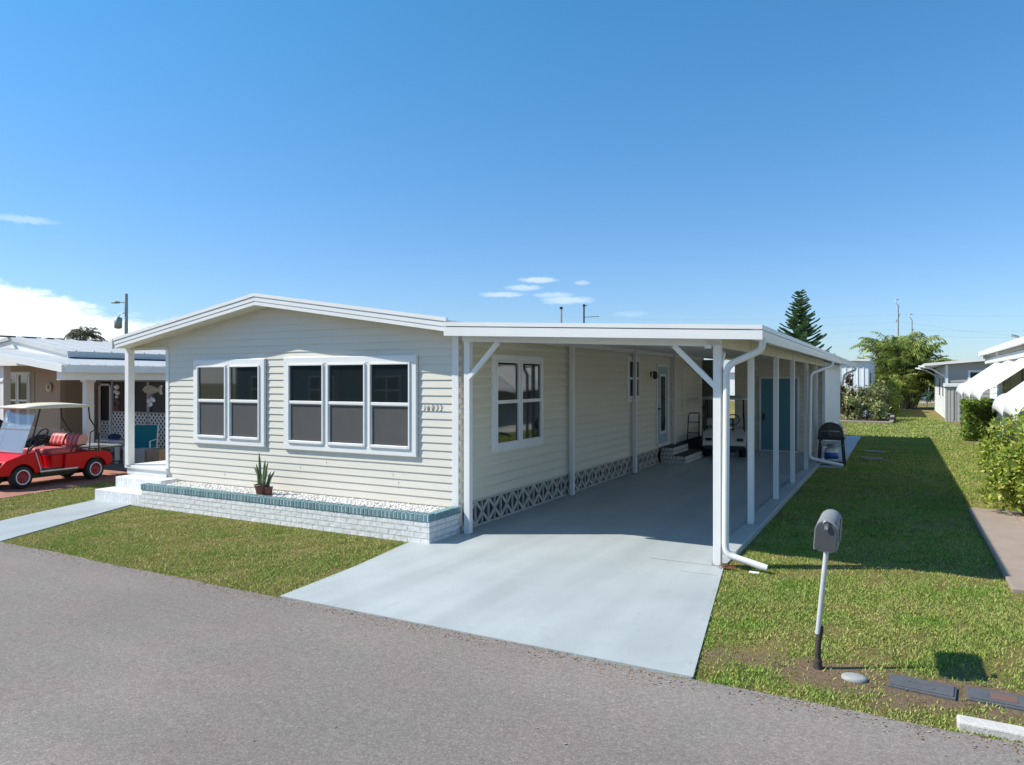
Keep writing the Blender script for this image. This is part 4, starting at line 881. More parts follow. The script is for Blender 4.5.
for sx in (-1,1):
    for sy in (-1,1): MB().box(sx*.36-.03,sx*.36+.03,sy*.25-.03,sy*.25+.03,0,.52).build('leg', VINYL, tb)
cl = MB(); random.seed(3)
for i in range(5): cl.lathe([(0,-.05),(.08,-.03),(.11,.02),(.07,.07),(0,.09)], (random.uniform(-.25,.25),random.uniform(-.12,.12),.05), None, 12)
c = cl.build('folded_cloth', NAVY); c.location = (-12.15,3.0,.59); tag(c, 'dark navy cloth bundle heaped on the white patio table', 'cloth')
b1 = MB().box(-.19,.19,-.17,.17,0,.42).build('storage_box', pm('grey_box', (.42,.40,.37), .7), bevel=.01); b1.location = (-10.75,2.75,.03); b1.rotation_euler = (0,0,R(10)); tag(b1, 'plain grey box standing beside the teal chair', 'box', 'boxes on the neighbour porch')
b2 = thing('cardboard_box', 'tan cardboard box with a dark print beside the grey box', 'box', (-10.32,2.85,.03), R(8), 'boxes on the neighbour porch')
MB().box(-.2,.2,-.17,.17,0,.42).build('carton', CARD, b2, bevel=.006); mb = MB(); mb.box(-.1,.12,-.173,-.171,.12,.16); mb.box(-.02,.04,-.173,-.171,.1,.26); mb.build('dark_print', WOOD2, b2)
# hanging ornaments
fi = thing('fish_ornament', 'pale fish shaped ornament hanging under the neighbour porch beam', 'ornament', (-11.25,3.3,1.85))
fp = [(-.30,.0),(-.2,.09),(0,.12),(.18,.07),(.28,.02),(.42,.13),(.38,.0),(.42,-.12),(.28,-.02),(.18,-.07),(0,-.10),(-.2,-.07)]
MB().prism(fp, -.03, .03, 'XZ').build('fish', pm('bleached_shell', (.42,.38,.30), .7, .3, 12), fi, bevel=.02)
mb = MB(); mb.tube([(0,0,.1),(0,0,.32)], .004, 4); mb.build('string', BLACK, fi)
mb = MB()
for dx, dz in ((-.1,-.28),(.0,-.36),(.1,-.26),(.02,-.24),(-.04,-.38)): mb.lathe([(0,-.06),(.045,-.02),(.03,.04),(0,.07)], (dx,0,dz), None, 8); mb.tube([(dx,0,dz+.05),(dx*.5,0,-.08)], .003, 4)
mb.build('shell', VINYL, fi)
wc = thing('wind_chime', 'white and rust shell wind chime hanging left of the porch post', 'wind chime', (-12.95,3.5,1.55))
mb = MB()
for dx, dz, r in ((0,.36,.07),(-.04,.24,.06),(.05,.20,.06),(0,.1,.045)): mb.lathe([(0,-r),(r,-.3*r),(r*.8,r*.6),(0,r)], (dx,0,dz), None, 9)
mb.build('shell', VINYL, wc)
mb = MB()
for dx, dz in ((-.03,.0),(.04,-.05),(.0,-.15),(-.05,-.22),(.04,-.25)): mb.lathe([(0,-.05),(.035,-.01),(.02,.05),(0,.06)], (dx,0,dz), None, 7)
mb.tube([(0,0,-.3),(0,0,.6)], .004, 4); mb.build('rust_piece', pm('rust_shell', (.25,.10,.06), .7), wc)

# ------------------------------------------------------------------ right neighbour
rn = thing('white_house', 'white sided house on the right with curved white window awnings', 'house', (11,16,0)); RO = Vector((-11,-16,0))
def rb_(mb, name, m, parent=None, bevel=0): return loc(mb, RO).build(name, m, parent or rn, bevel)
mb = MB(); siding(mb, (8.2,4,0), (0,1,0), (-1,0,0), 17.7, .05, 2.85, .2, .018); rb_(mb, 'side_wall', WHITESID)
mb = MB(); mb.box(8.21,8.3,4,21.7,0,2.9); mb.box(8.2,14,21.6,21.7,0,2.9); mb.box(8.2,14,4,4.1,0,2.9); rb_(mb, 'wall_core', WHITESID)
mb = MB(); mb.box(8.14,8.22,21.62,21.74,0,2.85); rb_(mb, 'corner_board', WHITE); mb = MB(); mb.box(8.14,8.24,3.93,4.03,0,2.9); rb_(mb, 'corner_board', WHITE)
mb = MB(); siding(mb, (8.24,3.98,0), (1,0,0), (0,-1,0), 5.7, .05, 2.9, .2, .018); rb_(mb, 'front_wall', WHITESID)
mb = MB(); mb.prism([(7.85,2.98),(12.5,3.6),(12.5,3.7),(7.85,3.08)], 3.6, 22.0, 'XZ'); rb_(mb, 'roof', ALU)
mb = MB(); mb.box(7.82,7.90,3.6,22.0,2.94,3.10); rb_(mb, 'fascia', WHITE)
mb = MB(); mb.box(7.98,8.18,4,21.6,2.66,2.80); mb.box(7.98,8.02,4,21.6,2.80,2.84); rb_(mb, 'gutter', WHITE, bevel=.01)
mb = MB(); mb.box(7.95,8.2,3.8,21.8,2.85,2.95); rb_(mb, 'soffit', pm('tan_soffit', (.42,.38,.28), .7))
mb = MB(); mb.tube([(7.95,17.6,2.98),(7.95,17.6,2.86),(8.14,17.2,2.6),(8.14,17.2,.1)], .045, 8); rb_(mb, 'downspout', WHITE)
for (y0, zz) in ((17.0,1.2),(13.4,1.2),(7.2,1.2)): window(rn, Vector((8.2,y0+1.3,zz))+RO, (0,-1,0), (-1,0,0), 1.3, 1.3, 2, screen=False)
AWN = pm('chalky_white_awning', (.60,.60,.585), .5, .05, 2, dirt=.2, dirtc=(.4,.39,.36))
def awning(y0, y1, n, zt, dx, drop, name='awning'):
    a = None
    for k in range(n):
        mb = MB(); ya = y0+(y1-y0)*k/n; yb = y0+(y1-y0)*(k+1)/n; prof = []
        for i in range(7): t = i/6; prof.append((8.18-(dx-.22)*t, zt-(drop-.30)*t))
        for i in range(1,7): a_ = i/6*math.pi/2; prof.append((8.18-(dx-.22)-.22*math.sin(a_), zt-(drop-.30)-.30*(1-math.cos(a_))*1.0))
        m = 6; vs = []; fs = []
        for (x, z) in prof:
            for j in range(m+1):
                v = j/m; bulge = .12*math.sin(math.pi*v); vs.append((x-bulge*.6, ya+(yb-ya)*v, z+bulge))
        for (x, z) in prof:
            for j in range(m+1):
                v = j/m; bulge = .12*math.sin(math.pi*v); vs.append((x-bulge*.6+.012, ya+(yb-ya)*v, z+bulge-.015))
        P_ = len(prof); K = P_*(m+1)
        for i in range(P_-1):
            for j in range(m):
                q = i*(m+1)+j; fs.append((q,q+1,q+m+2,q+m+1)); fs.append((K+q,K+q+m+1,K+q+m+2,K+q+1))
        for i in range(P_-1):
            for j in (0,m): q = i*(m+1)+j; fs.append((q,q+m+1,K+q+m+1,K+q))
        for j in range(m): q = (P_-1)*(m+1)+j; fs.append((q,q+1,K+q+1,K+q))
        mb.add(vs, fs, True)
        if False:   # closed end nearest the road
            side = [(x, z) for x, z in prof]+[(8.18, prof[-1][1])]
            mb.prism(side, ya, ya+.01, 'XZ')
        r = rb_(mb, 'awning' if a is None else 'awning_rib', AWN, rn if a is None else a)
        if a is None: a = r
    return a
awning(12.2, 19.9, 3, 2.62, 1.15, 1.02); awning(6.2, 9.6, 2, 2.5, 1.15, 1.08)
mb = MB(); mb.box(8.12,8.19,21.0,21.1,2.35,2.55); mb.tube([(8.15,21.05,2.5),(8.0,20.9,2.6)], .03, 6); rb_(mb, 'floodlight', BLACK)

# grey house farther back
gh = thing('grey_house', 'grey sided house with flat white roof behind the white house', 'house', (10.6,42,0)); GO = Vector((-10,-42,0))
def gb(mb, name, m, parent=None, bevel=0): return loc(mb, GO).build(name, m, parent or gh, bevel)
mb = MB(); siding(mb, (7.0,36,0), (1,0,0), (0,-1,0), 7, 0, 3.0, .2, .02); gb(mb, 'front_wall', GREYSID)
mb = MB(); siding(mb, (7.0,50,0), (0,-1,0), (-1,0,0), 14, 0, 2.9, .2, .015); mb.box(7.01,7.1,36.05,50,0,2.9); mb.box(7.05,14,36.02,36.1,0,2.95); gb(mb, 'side_wall', WHITESID)
mb = MB(); mb.box(6.93,7.06,35.93,36.03,0,2.9); gb(mb, 'corner_board', WHITE)
mb = MB(); mb.prism([(5.95,2.85),(9.5,3.15),(14,3.3),(14,3.45),(9.5,3.3),(5.95,2.98)], 35.6, 50.5, 'XZ'); gb(mb, 'roof', ALU)
mb = MB(); mb.tube([(5.7,36.2,2.85),(6.3,36.1,2.7),(6.9,36.0,2.3)], .05, 6); mb.tube([(5.7,44,2.85),(6.3,43.9,2.7),(6.9,43.8,2.3)], .05, 6); gb(mb, 'downspout', WHITE)
window(gh, Vector((7.95,36,1.85))+GO, (1,0,0), (0,-1,0), .95, .75, 1, split=False)
mb = MB(); mb.box(6.95,7.0,38.0,38.9,.3,2.3); mb.box(6.95,7.0,41.2,42.4,1.1,2.3); w_ = gb(mb, 'window_frame', WHITE)
mb = MB(); mb.box(6.93,6.951,38.15,38.75,1.2,2.2); mb.box(6.93,6.951,41.35,42.25,1.2,2.2); gb(mb, 'pane', GLASS, w_)
us = thing('utility_shed', 'narrow pale grey ribbed metal shed in front of the grey house', 'shed', (7.88,34.6,0))
mb = MB(); mb.box(-.42,.42,-.4,.4,0,1.75); x = -.42
while x < .4: mb.box(x,x+.05,-.415,-.4,0,1.75); x += .14
mb.build('wall', pm('grey_metal_shed', (.40,.39,.37), .6, .05, 3), us)
MB().box(-.5,.5,-.5,.5,1.75,1.92).build('roof', ALU, us, bevel=.02); mb = MB(); mb.box(-.10,-.06,-.43,-.416,.1,1.7); mb.build('door_edge', WOOD2, us)
# white ribbed building at the back left
wb = thing('white_outbuilding', 'tall white ribbed metal outbuilding behind the shrub bed', 'building', (1,42,0))
mb = MB(); mb.box(-4,2.87,-5.6,6,0,3.15); x = -4
while x < 2.85: mb.box(x,x+.05,-5.63,-5.6,0,3.1); x += .3
y = -5.5
while y < 6: mb.box(2.87,2.9,y,y+.06,0,3.1); y += .4
mb.build('wall', WHITESID, wb); mb = MB(); mb.prism([(-4.2,3.35),(2.95,3.15),(2.95,3.27),(-4.2,3.5)], -5.8, 6.2, 'XZ'); mb.build('roof', ALU, wb)
mb = MB(); mb.box(2.901,2.93,-4.0,-2.6,1.2,2.5); mb.build('window', GLASS, wb)
# houses beyond the back road and across the street
def far_house(loc_, w_, d_, h_, wallm, label, name='far_house', nw=3, face=-1):
    g = thing(name, label, 'house', loc_)
    MB().box(-w_/2,w_/2,-d_/2,d_/2,0,h_).build('wall', wallm, g)
    mb = MB(); mb.add([(-w_/2-.4,-d_/2-.4,h_),(w_/2+.4,-d_/2-.4,h_),(w_/2+.4,d_/2+.4,h_),(-w_/2-.4,d_/2+.4,h_),(-w_/2-.4,0,h_+.9),(w_/2+.4,0,h_+.9)], [(0,1,5,4),(2,3,4,5),(0,4,3),(1,2,5),(0,3,2,1)]); mb.build('roof', METROOF, g)
    for i in range(nw):
        x = -w_/2+(i+.5)*w_/nw; yy = face*d_/2
        mb = MB(); mb.box(x-.75,x+.75,min(yy,yy+face*.05),max(yy,yy+face*.05),1.0,2.3); f = mb.build('window', VINYL, g)
        mb = MB(); y2 = yy+face*.055
        for (a, b, c, d) in ((x-.66,x-.05,1.08,1.62),(x+.05,x+.66,1.08,1.62),(x-.66,x-.05,1.70,2.22),(x+.05,x+.66,1.70,2.22)): mb.box(a,b,min(yy+face*.03,y2),max(yy+face*.03,y2),c,d)
        mb.build('pane', GLASS, f)
    return g
TEALH = pm('blue_green_house_paint', (.10,.20,.22), .7)
far_house((13.5,82,0), 18, 8, 2.9, TEALH, 'dark teal house far beyond the back road behind the palm clump')
far_house((-9,84,0), 16, 8, 3.0, WHITESID, 'white house far beyond the back road behind the pine')
far_house((-16,-20,0), 15, 7, 2.9, pm('slate_house_paint', (.12,.19,.22), .6), 'slate blue house across the street, seen mirrored in the front windows', face=1, nw=4)
far_house((6,-21,0), 13, 7, 2.9, WHITESID, 'white house across the street behind the viewpoint', face=1, nw=3)

# ------------------------------------------------------------------ planting
def leaves(name, pts, size, m, parent=None, up=.35, aspect=.45, outward=None):
    n = len(pts); P_ = np.asarray(pts, dtype=np.float64)
    d = rng.normal(size=(n,3)); 
    if outward is not None: d = d*.7+outward
    d[:,2] += up; d /= np.linalg.norm(d, axis=1)[:,None]
    e = np.cross(d, rng.normal(size=(n,3))); e /= np.linalg.norm(e, axis=1)[:,None]
    s = size*rng.uniform(.6,1.3,size=(n,1))
    a = P_; b = P_+d*s*.5+e*s*aspect*.5; c = P_+d*s; f = P_+d*s*.5-e*s*aspect*.5
    v = np.stack([a,b,c,f], axis=1).reshape(-1,3)
    return fast_mesh(name, v, 4, m, parent)
def blob_pts(n, c, r, clumps=14, spread=.35, zmin=.03, seed=0):
    g = np.random.default_rng(seed); out = []
    cs = g.normal(size=(clumps,3)); cs /= np.linalg.norm(cs, axis=1)[:,None]; cs *= g.uniform(.35,.95,size=(clumps,1))
    cs = cs*np.array(r)+np.array(c)
    k = g.integers(0, clumps, n); p = g.normal(size=(n,3)); p /= np.linalg.norm(p, axis=1)[:,None]; p *= g.uniform(.3,1,size=(n,1))**.5
    q = cs[k]+p*np.array(r)*spread*g.uniform(.8,1.3,size=(clumps,1))[k]
    q[:,2] = np.maximum(q[:,2], zmin+g.uniform(0,.08,size=n)); return q
def bush(name, label, cat, loc_, r, n, size, m, seed, stems=6, clumps=14, spread=.4, group=None, aspect=.45):
    g = thing(name, label, cat, loc_, 0, group)
    P_ = blob_pts(n, (0,0,r[2]*.95), r, clumps, spread, .04, seed); leaves('foliage', P_, size, m, g, aspect=aspect)
    rd = random.Random(seed); mb = MB()
    for k in range(stems):
        a = rd.uniform(0,6.28); q = rd.uniform(.3,.75)
        mb.tube([(rd.uniform(-.05,.05),rd.uniform(-.05,.05),0),(math.cos(a)*r[0]*q*.5,math.sin(a)*r[1]*q*.5,r[2]*.8),(math.cos(a)*r[0]*q,math.sin(a)*r[1]*q,r[2]*1.6)], [.018,.013,.006], 5)
    mb.build('stem', BARK, g); return g
YG = leafmat('yellow_green_leaves', [(.09,.17,.02),(.21,.30,.035),(.38,.43,.07),(.50,.49,.14)], .4)
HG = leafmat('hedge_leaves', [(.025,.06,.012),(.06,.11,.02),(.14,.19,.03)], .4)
CR = leafmat('dark_croton_leaves', [(.03,.015,.02),(.06,.035,.03),(.09,.07,.03),(.12,.05,.04)], .4)
VG = leafmat('variegated_leaves', [(.10,.15,.04),(.30,.34,.13),(.52,.52,.26),(.20,.25,.06)], .45)
GG = leafmat('olive_leaves', [(.08,.11,.03),(.18,.21,.07),(.30,.31,.13),(.32,.26,.15)], .5)
bush('shrub', 'loose yellow green shrub on the gravel bed at the right edge', 'shrub', (7.12,5.5,.03), (.72,1.3,.74), 15000, .085, YG, 21, 9, 60, .26)
bush('shrub', 'low pale green shrub on the lawn beside the white house wall', 'shrub', (7.55,10.6,0), (.5,1.0,.35), 1800, .08, YG, 22, 6, 16, .35)
hd = thing('clipped_hedge', 'squared green hedge bush at the far corner of the white house', 'hedge', (7.72,21.0,0))
g_ = np.random.default_rng(5); n = 5200; p = g_.uniform(-1,1,size=(n,3)); ax = g_.integers(0,3,n); sg = g_.choice([-1,1], n)
p[np.arange(n),ax] = sg*g_.uniform(.8,1.02,n); p *= np.array((.42,.9,.68)); p[:,2] += .72; p += .03*np.sin(p[:,[1,2,0]]*9)
leaves('foliage', p, .10, leafmat('hedge_mix_leaves', [(.05,.11,.015),(.13,.22,.025),(.30,.38,.04),(.09,.15,.04)], .4), hd)
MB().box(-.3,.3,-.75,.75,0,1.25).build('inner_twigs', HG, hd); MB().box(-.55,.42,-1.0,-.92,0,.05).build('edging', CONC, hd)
# dark log on the grass near the hedge
lg = MB(); lg.tube([(0,0,.02),(.25,.1,.10),(.5,.1,.12),(.8,.15,.04)], [.03,.05,.05,.03], 8); l = lg.build('palm_debris', BLACK); l.location = (7.3,14.9,0); tag(l, 'dark curved piece of fallen palm lying on the sunny grass', 'debris')
# flower bed
mb = MB(); mb.prism([(-1,31),(4.85,31),(4.95,31.2),(4.95,46),(-1,46)], -.02, .05, 'XY'); tag(mb.build('flower_bed', MULCH), kind='structure')
mb = MB(); mb.box(-1,5.1,30.7,31.0,0,.1); mb.box(4.95,5.15,31.0,46,0,.14); tag(mb.build('bed_edging', CONC, bevel=.02), kind='structure')
spec = [('tall dark purple croton shrub beside the shed wall',(3.0,32.0,.05),(.45,.6,1.15),CR,1700,.17),
        ('cream variegated shrub at the front of the bed',(3.35,31.7,.05),(.55,.5,.75),VG,1300,.15),
        ('olive shrub with reddish tips in the middle of the bed',(3.95,32.4,.05),(.6,.7,.95),GG,1800,.15),
        ('low pale yellow shrub at the front corner of the bed',(4.5,31.9,.05),(.5,.6,.6),VG,1300,.13),
        ('bushy olive shrub on the bed edge by the long kerb',(4.45,33.8,.05),(.55,.9,1.0),GG,1500,.15),
        ('bright yellow green shrub at the rear of the bed',(4.7,39.5,.05),(.8,1.3,1.0),YG,1700,.16),
        ('green shrub in front of the white outbuilding',(2.6,34.5,.05),(.9,.9,1.0),YG,1500,.16),
        ('yellow green shrub beyond the bed against the palms',(5.0,44.5,.05),(.9,1.4,1.1),YG,1600,.17)]
for i, (lb, lo, r, m, n, s) in enumerate(spec): bush('shrub', lb, 'shrub', lo, r, n, s, m, 40+i, 6, 16, .38, 'shrubs in the mulch bed', .5)

# palms
def frond(V, base, az_, el0, L_, droop, leaf, nl=26, wdt=.035, g=None):
    g = g or rng; d = np.array([math.cos(az_),math.sin(az_),0.0]); side = np.array([-math.sin(az_),math.cos(az_),0.0]); p = np.array(base, float); ang = el0; st = L_/nl; twist = g.uniform(-.5,.5)
    for i in range(nl):
        t = i/nl; dirv = d*math.cos(ang)+np.array([0,0,1])*math.sin(ang); q = p+dirv*st
        r = .018*(1-t)+.004; V.extend([p-side*r, q-side*r*.9, q+side*r*.9, p+side*r])
        if t > .12:
            ll = leaf*math.sin(math.pi*min(1,(t*.85+.15)))**.7
            upv = np.array([-math.sin(ang)*d[0], -math.sin(ang)*d[1], math.cos(ang)])
            for s in (1,-1):
                ld = side*s*.75+dirv*.55+upv*(.25+.25*twist*s)+g.normal(size=3)*.08; ld /= np.linalg.norm(ld)
                mid = q+ld*ll*.5; tip = q+ld*ll+np.array([0,0,-ll*.6]); wv = dirv*wdt
                V.extend([q-wv*.3, mid-wv*.6, tip, mid+wv*.6])
        p = q; ang -= droop/nl*(.6+.8*t)
PALM = leafmat('palm_leaflets', [(.085,.14,.025),(.17,.25,.05),(.29,.35,.09),(.45,.45,.17)], .4)
pc = thing('areca_palm', 'big bushy clump of arching palms at the end of the side lawn', 'palm', (5.6,51.5,0)); gp = np.random.default_rng(3)
V = []
stems = []
for k in range(34):
    a = gp.uniform(0,6.28); r = gp.uniform(.1,1.6); h = gp.uniform(.9,4.2); lean = gp.uniform(.2,1.1)
    b = np.array([math.cos(a)*r*.6, math.sin(a)*r*.4, 0]); t = np.array([math.cos(a)*(r*.7+lean), math.sin(a)*(r*.6+lean*.7), h]); stems.append((b,t))
    for j in range(9):
        frond(V, t+gp.normal(size=3)*.08, gp.uniform(0,6.28), gp.uniform(.95,1.5), gp.uniform(1.7,2.6), gp.uniform(1.3,2.6), gp.uniform(.55,.75), 16, .08, gp)
for j in range(260): # lower skirt
    a = gp.uniform(0,6.28); r = gp.uniform(.3,2.9); frond(V, (math.cos(a)*r, math.sin(a)*r*.7, gp.uniform(.1,3.0)), a+gp.normal()*.6, gp.uniform(.6,1.5), gp.uniform(1.2,2.2), gp.uniform(.8,1.6), .5, 13, .09, gp)
fast_mesh('crown', np.array(V), 4, PALM, pc)
for b, t in stems: MB().tube([b, (b+t)/2+np.array([0,0,.2]), t], [.06,.05,.045], 6).build('trunk', BARK, pc)
# row of thin palms to its right, in front of the teal house
for i, (x, y, lb) in enumerate(((8.3,55,'slim palm right of the big palm clump, nearer the grey house'),)):
    g = thing('slim_palm', lb, 'palm', (x,y,0)); MB().tube([(0,0,0),(.05,0,1.6),(.1,0,3.0)], [.09,.07,.06], 7).build('trunk', pm('pale_palm_bark', (.38,.36,.32), .8, .15, 5), g); V = []
    for j in range(14): frond(V, (.1,0,3.0), gp.uniform(0,6.28), gp.uniform(.2,1.2), 1.3, 1.6, .35, 12, .05, gp)
    fast_mesh('crown', np.array(V), 4, PALM, g)
for i, (x, y, h) in enumerate(((-8.5,-14.5,3.6),(-14.5,-13.8,4.6),(-3.5,-15.2,3.0))):
    g = thing('street_palm', ['short palm across the street, nearest the viewpoint','tallest palm across the street','smallest palm across the street, right of the others'][i], 'palm', (x,y,0)); MB().tube([(0,0,0),(.1,0,h*.5),(.05,0,h)], [.16,.12,.10], 8).build('trunk', BARK, g); V = []
    for j in range(30): frond(V, (.05,0,h), gp.uniform(0,6.28), gp.uniform(.0,1.4), gp.uniform(1.3,1.8), 1.6, .5, 14, .06, gp)
    fast_mesh('crown', np.array(V), 4, PALM, g)
# distant palm on the left skyline
dp = thing('distant_palm', 'small distant palm crown showing above the tan house roof', 'palm', (-41.9,20,0))
MB().tube([(0,0,0),(.1,0,2.4),(.0,0,4.8)], [.2,.16,.13], 8).build('trunk', BARK, dp); V = []
for j in range(26): frond(V, (0,0,4.8), gp.uniform(0,6.28), gp.uniform(.2,1.4), gp.uniform(1.0,1.35), 1.9, .45, 12, .09, gp)
fast_mesh('crown', np.array(V), 4, leafmat('dry_palm_leaflets', [(.08,.09,.05),(.14,.14,.08),(.2,.18,.12)], .6), dp)

# norfolk pine
npn = thing('norfolk_pine', 'tall layered conical pine rising behind the carport roof', 'pine tree', (-.20,41,0)); gq = np.random.default_rng(9)
MB().tube([(0,0,0),(0,0,4),(.0,0,7.85)], [.16,.10,.015], 8).build('trunk', BARK, npn)
V = []; z = 1.2; tiers = 0
while z < 7.75:
    t = (7.9-z)/6.7; Lb = .10+2.45*t**.9; nb_ = 6 if t > .15 else 4; off = gq.uniform(0,6.28)
    for k in range(nb_):
        a = off+k*2*math.pi/nb_+gq.normal()*.12; L_ = Lb*gq.uniform(.8,1.15); p = np.array([0,0,z+gq.normal()*.04]); n = max(5, int(L_/.045)); d = np.array([math.cos(a),math.sin(a),0.0]); sd = np.array([-math.sin(a),math.cos(a),0.0])
        for i in range(n):
            u = i/n; ang = .10+.62*u; q = p+(d*math.cos(ang)+np.array([0,0,math.sin(ang)]))*(L_/n)
            V.extend([p-sd*.012, q-sd*.010, q+sd*.010, p+sd*.012])
            if u > .12:
                tl = .30*(.5+.6*t)*(1 if u < .88 else .6)
                for s in (1,-1):
                    td = sd*s*.8+d*.55+np.array([0,0,.28]); td /= np.linalg.norm(td); nn = 3
                    for m in range(5):
                        b0 = q+td*tl*m/5; b1 = b0+td*tl/4+gq.normal(size=3)*.012; w_ = np.array([0,0,.032]); w2 = d*.03
                        V.extend([b0-w_, b1-w_*.8, b1+w_, b0+w_]); V.extend([b0-w2, b1-w2*.8, b1+w2, b0+w2])
            p = q
    z += .17+.17*t
fast_mesh('crown', np.array(V), 4, leafmat('pine_needles', [(.05,.11,.05),(.09,.18,.07),(.19,.28,.10)], .5, transl=.1), npn)

# far-off belt of trees beyond the back road
n = 26000; gx = np.random.default_rng(4); x = gx.uniform(-190,150,n); hmax = 2.6+.9*np.sin(x*.11)+.6*np.sin(x*.43+1)+.4*np.sin(x*1.3)
p = np.stack([x, 118+gx.uniform(-4,4,n), gx.uniform(0,1,n)**.8*np.maximum(hmax,.8)], 1)
tag(leaves('far_trees', p, 1.1, leafmat('far_foliage', [(.03,.055,.02),(.06,.09,.03),(.11,.14,.05)], .7), None, aspect=.7), 'low belt of far off trees along the horizon', 'trees', kind='stuff')
# poles, wires, vents
PG = pm('concrete_pole', (.36,.35,.33), .8)
def pole(label, x, y, h, r=.12, light=False, arm=True, name='utility_pole'):
    g = thing(name, label, 'utility pole' if name == 'utility_pole' else 'street light', (x,y,0)); MB().tube([(0,0,0),(0,0,h)], [r,r*.7], 10).build('pole', PG, g)
    if light:
        mb = MB(); mb.tube([(0,0,h-.6),(-.2,-.15,h-.55),(-.35,-.25,h-.55)], .035, 6); mb.build('arm', GALV, g)
        mb = MB(); mb.box(-.75,-.3,-.55,-.2,h-.62,h-.50); mb.build('lamp_head', GALV, g, bevel=.03)
        mb = MB(); mb.lathe([(0,-.4),(.22,-.35),(.24,.3),(0,.4)], (-.45,-.25,h-1.85), None, 12); mb.tube([(-.45,-.25,h-1.5),(-.3,-.2,h-1.3),(0,0,h-1.2)], .03, 5); mb.build('transformer', GALV, g)
    elif arm:
        mb = MB(); mb.bar((-.15,0,h-1.6),(.15,0,h-.9),.1,.1); mb.tube([(0,0,h-.1),(-.25,-.1,h+.5),(0.05,0,h+.55)], .05, 6); mb.build('insulator', GALV, g)
    return g
pole('grey street light pole with transformer above the tan house roof', -38.0, 20.3, 7.6, .13, True, name='street_light')
pole('tall slim pale utility pole behind the palm clump', 5.36, 70, 9.3, .12)
pole('shorter dark utility pole just right of the tall pale one', 6.55, 72, 8.0, .10)
wr = MB()
def P3(px, py, D):
    l = (px-512)/716*D; s_, c_ = math.sin(math.atan(385/716)), math.cos(math.atan(385/716))
    return Vector((CX+c_*l-s_*D, CY+s_*l+c_*D, H-(py-380)/716*D))
for i, (pl_, pr_) in enumerate(((314,308),(329,324),(335,330),(322,343))):
    w1 = MB(); a = P3(560, pl_+3, 95); b = P3(903, pl_, 82); c = P3(1150, pr_, 76)
    for p, q in ((a,b),(b,c)): w1.tube([p.lerp(q, t/16)-Vector((0,0,.5*4*(t/16)*(1-t/16))) for t in range(17)], .010, 4)
    o_ = w1.build('power_line', pm('wire', (.42,.46,.50), .6)); tag(o_, ['topmost faint power line crossing the sky at right','second faint power line from the top','third faint power line from the top','lowest faint power line just over the houses'][i], 'power line', 'overhead power lines')
for (x, y, z0, z1, r, lb) in ((-.99,5.6,2.7,3.62,.024,'dark vent pipe on the roof, left of the two'),(-.47,5.6,2.7,3.65,.018,'thin antenna mast with a side arm on the roof, right of the two')):
    g = thing('roof_vent' if r > .02 else 'antenna_mast', lb, 'vent pipe' if r > .02 else 'antenna', (x,y,z0))
    MB().tube([(0,0,0),(0,0,z1-z0)], r, 8).build('pipe', GALV if r > .02 else BLACK, g)
    mb = MB(); mb.tube([(0,0,z1-z0-.02),(0,0,z1-z0+.03)], r*1.5, 8)
    if r < .02: mb.tube([(0,0,z1-z0-.24),(.26,.2,z1-z0-.22)], .006, 5); mb.tube([(0,0,z1-z0),(.05,.05,z1-z0)], .008, 5)
    mb.build('cap', BLACK, g)
g = thing('roof_vent', 'small bent vent standing on the white house roof', 'vent pipe', (8.9,21,3.05)); MB().tube([(0,0,0),(0,0,.35),(-.05,0,.5),(-.22,0,.55)], [.03,.03,.05,.05], 8).build('pipe', GALV, g)
MB().tube([(.05,0,.3),(.1,0,.55)], .012, 5).build('cap', GALV, g)

# grit and dry leaf bits along the road edge
V = []; gd = np.random.default_rng(17)
for i in range(3000):
    x = gd.uniform(-9,8); y = -3.25-abs(gd.normal())*.10 if i < 2750 else gd.uniform(-7,-3.4); a = gd.uniform(0,6.28); q = gd.uniform(.004,.012)
    d = np.array([math.cos(a),math.sin(a),gd.uniform(-.1,.5)])*q; e_ = np.array([-math.sin(a),math.cos(a),.2])*q*.6; p = np.array([x,y,.018])
    V.extend([p-d,p+e_,p+d,p-e_])
tag(fast_mesh('road_grit', np.array(V), 4, leafmat('grit', [(.10,.07,.05),(.22,.16,.10),(.35,.30,.22),(.28,.12,.05)], .8, transl=0)), 'fine grit and dry leaf bits scattered along the road edge', 'grit', kind='stuff')

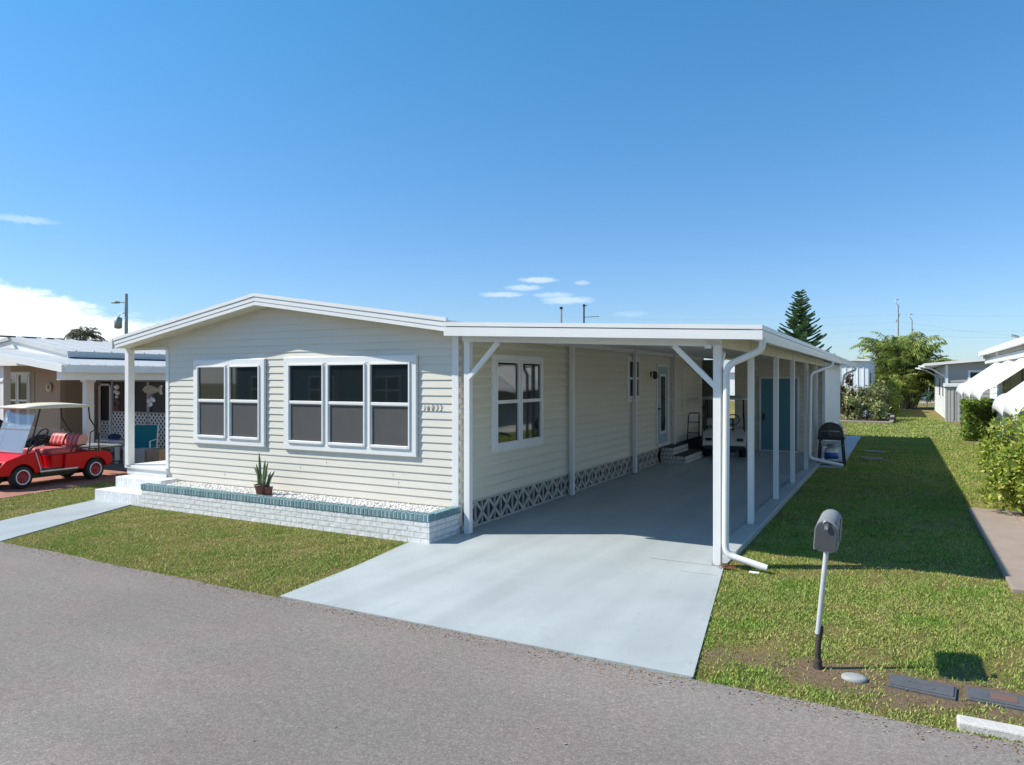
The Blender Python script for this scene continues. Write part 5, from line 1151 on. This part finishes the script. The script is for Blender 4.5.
# ------------------------------------------------------------------ grass blades
def fbm(x, y, s, seed):
    g = np.random.default_rng(seed); o = np.zeros_like(x); a = 1; tot = 0
    for k in range(5):
        for j in range(3):
            th_ = g.uniform(0,6.28); ph = g.uniform(0,6.28); o += a*np.sin((x*math.cos(th_)+y*math.sin(th_))*s+ph); 
        tot += a*3; a *= .62; s *= 1.9
    return o/tot
def inpoly(x, y, poly):
    r = np.zeros(len(x), bool); n = len(poly)
    for i in range(n):
        x1, y1 = poly[i]; x2, y2 = poly[(i+1)%n]
        c = ((y1 > y) != (y2 > y)) & (x < (x2-x1)*(y-y1)/(y2-y1+1e-12)+x1); r ^= c
    return r
def blades(poly, dens, h, wd, seed, holes=()):
    g = np.random.default_rng(seed); xs = [p[0] for p in poly]; ys = [p[1] for p in poly]
    n = int((max(xs)-min(xs))*(max(ys)-min(ys))*dens); x = g.uniform(min(xs),max(xs),n); y = g.uniform(min(ys),max(ys),n)
    k = inpoly(x, y, poly)
    for hp in holes: k &= ~inpoly(x, y, hp)
    dd_ = np.abs(y+2.66)+((x-5.9)*.28)**2+fbm(x,y,3,99)*.5; soil = (dd_ < .34) & (x > 4.2)
    k &= ~(soil & (g.uniform(size=n) < .72))
    f1 = fbm(x,y,2.2,77)+.8*fbm(x,y,11,79); k &= g.uniform(size=n) < np.clip(.68+f1*1.3,.12,1)
    k &= y > -3.26+.06*fbm(x,y*0,9,55)
    x = x[k]; y = y[k]; n = len(x)
    a = g.uniform(0,2*math.pi,n); hh_ = h*g.uniform(.4,1.25,n)*(1+.5*fbm(x,y,4,78)); ln = hh_*g.uniform(.2,1.1,n); w_ = wd*g.uniform(.7,1.3,n); la = g.uniform(0,2*math.pi,n)
    z0 = np.zeros(n); b0 = np.stack([x-np.cos(a)*w_/2, y-np.sin(a)*w_/2, z0],1); b1 = np.stack([x+np.cos(a)*w_/2, y+np.sin(a)*w_/2, z0],1)
    tp = np.stack([x+np.cos(la)*ln, y+np.sin(la)*ln, hh_],1)
    return np.stack([b0,b1,tp],1).reshape(-1,3)
parts = []
edge_y = -3.31
parts.append(blades([(-4.86,edge_y),(.085,edge_y),(-.03,-2.0),(-.18,-.95),(-.21,-.78),(-5.95,-.76)], 9500, .025, .0115, 1))
parts.append(blades([(-8.2,edge_y),(-6.2,edge_y),(-7.03,-.72),(-7.05,.0),(-7.2,0),(-7.2,4),(-9.6,4),(-9.2,1.9),(-8.9,.2)], 4500, .030, .014, 2))
near = [(3.965,edge_y),(9.0,edge_y),(9.0,.3),(6.27,.3),(6.27,1.2),(3.61,1.2),(3.61,.36),(3.54,-.1)]
meters = [[(5.22,-2.74),(5.64,-2.76),(5.64,-2.5),(5.22,-2.48)],[(5.68,-2.67),(6.1,-2.67),(6.1,-2.43),(5.68,-2.43)],[(5.58,-3.2),(7.2,-3.2),(7.2,-3.05),(5.58,-3.05)],[(4.92,-2.78),(5.11,-2.78),(5.11,-2.62),(4.92,-2.62)]]
parts.append(blades(near, 11000, .024, .0105, 3, meters))
parts.append(blades([(3.64,1.2),(6.27,1.2),(6.27,5.4),(8.2,5.4),(8.2,9),(3.64,9)], 4800, .028, .016, 4))
parts.append(blades([(3.64,9),(8.2,9),(8.2,21),(4.14,21),(4.14,10.3),(3.64,10.3)], 2000, .034, .026, 5))
parts.append(blades([(3.46,21),(8.2,21),(7.3,35.5),(5.2,46),(5.2,30.6),(2.0,30.6)], 350, .05, .045, 6))
go = fast_mesh('grass', np.concatenate(parts), 3, GRASS); tag(go, 'short patchy green and straw coloured turf', 'grass', kind='stuff')
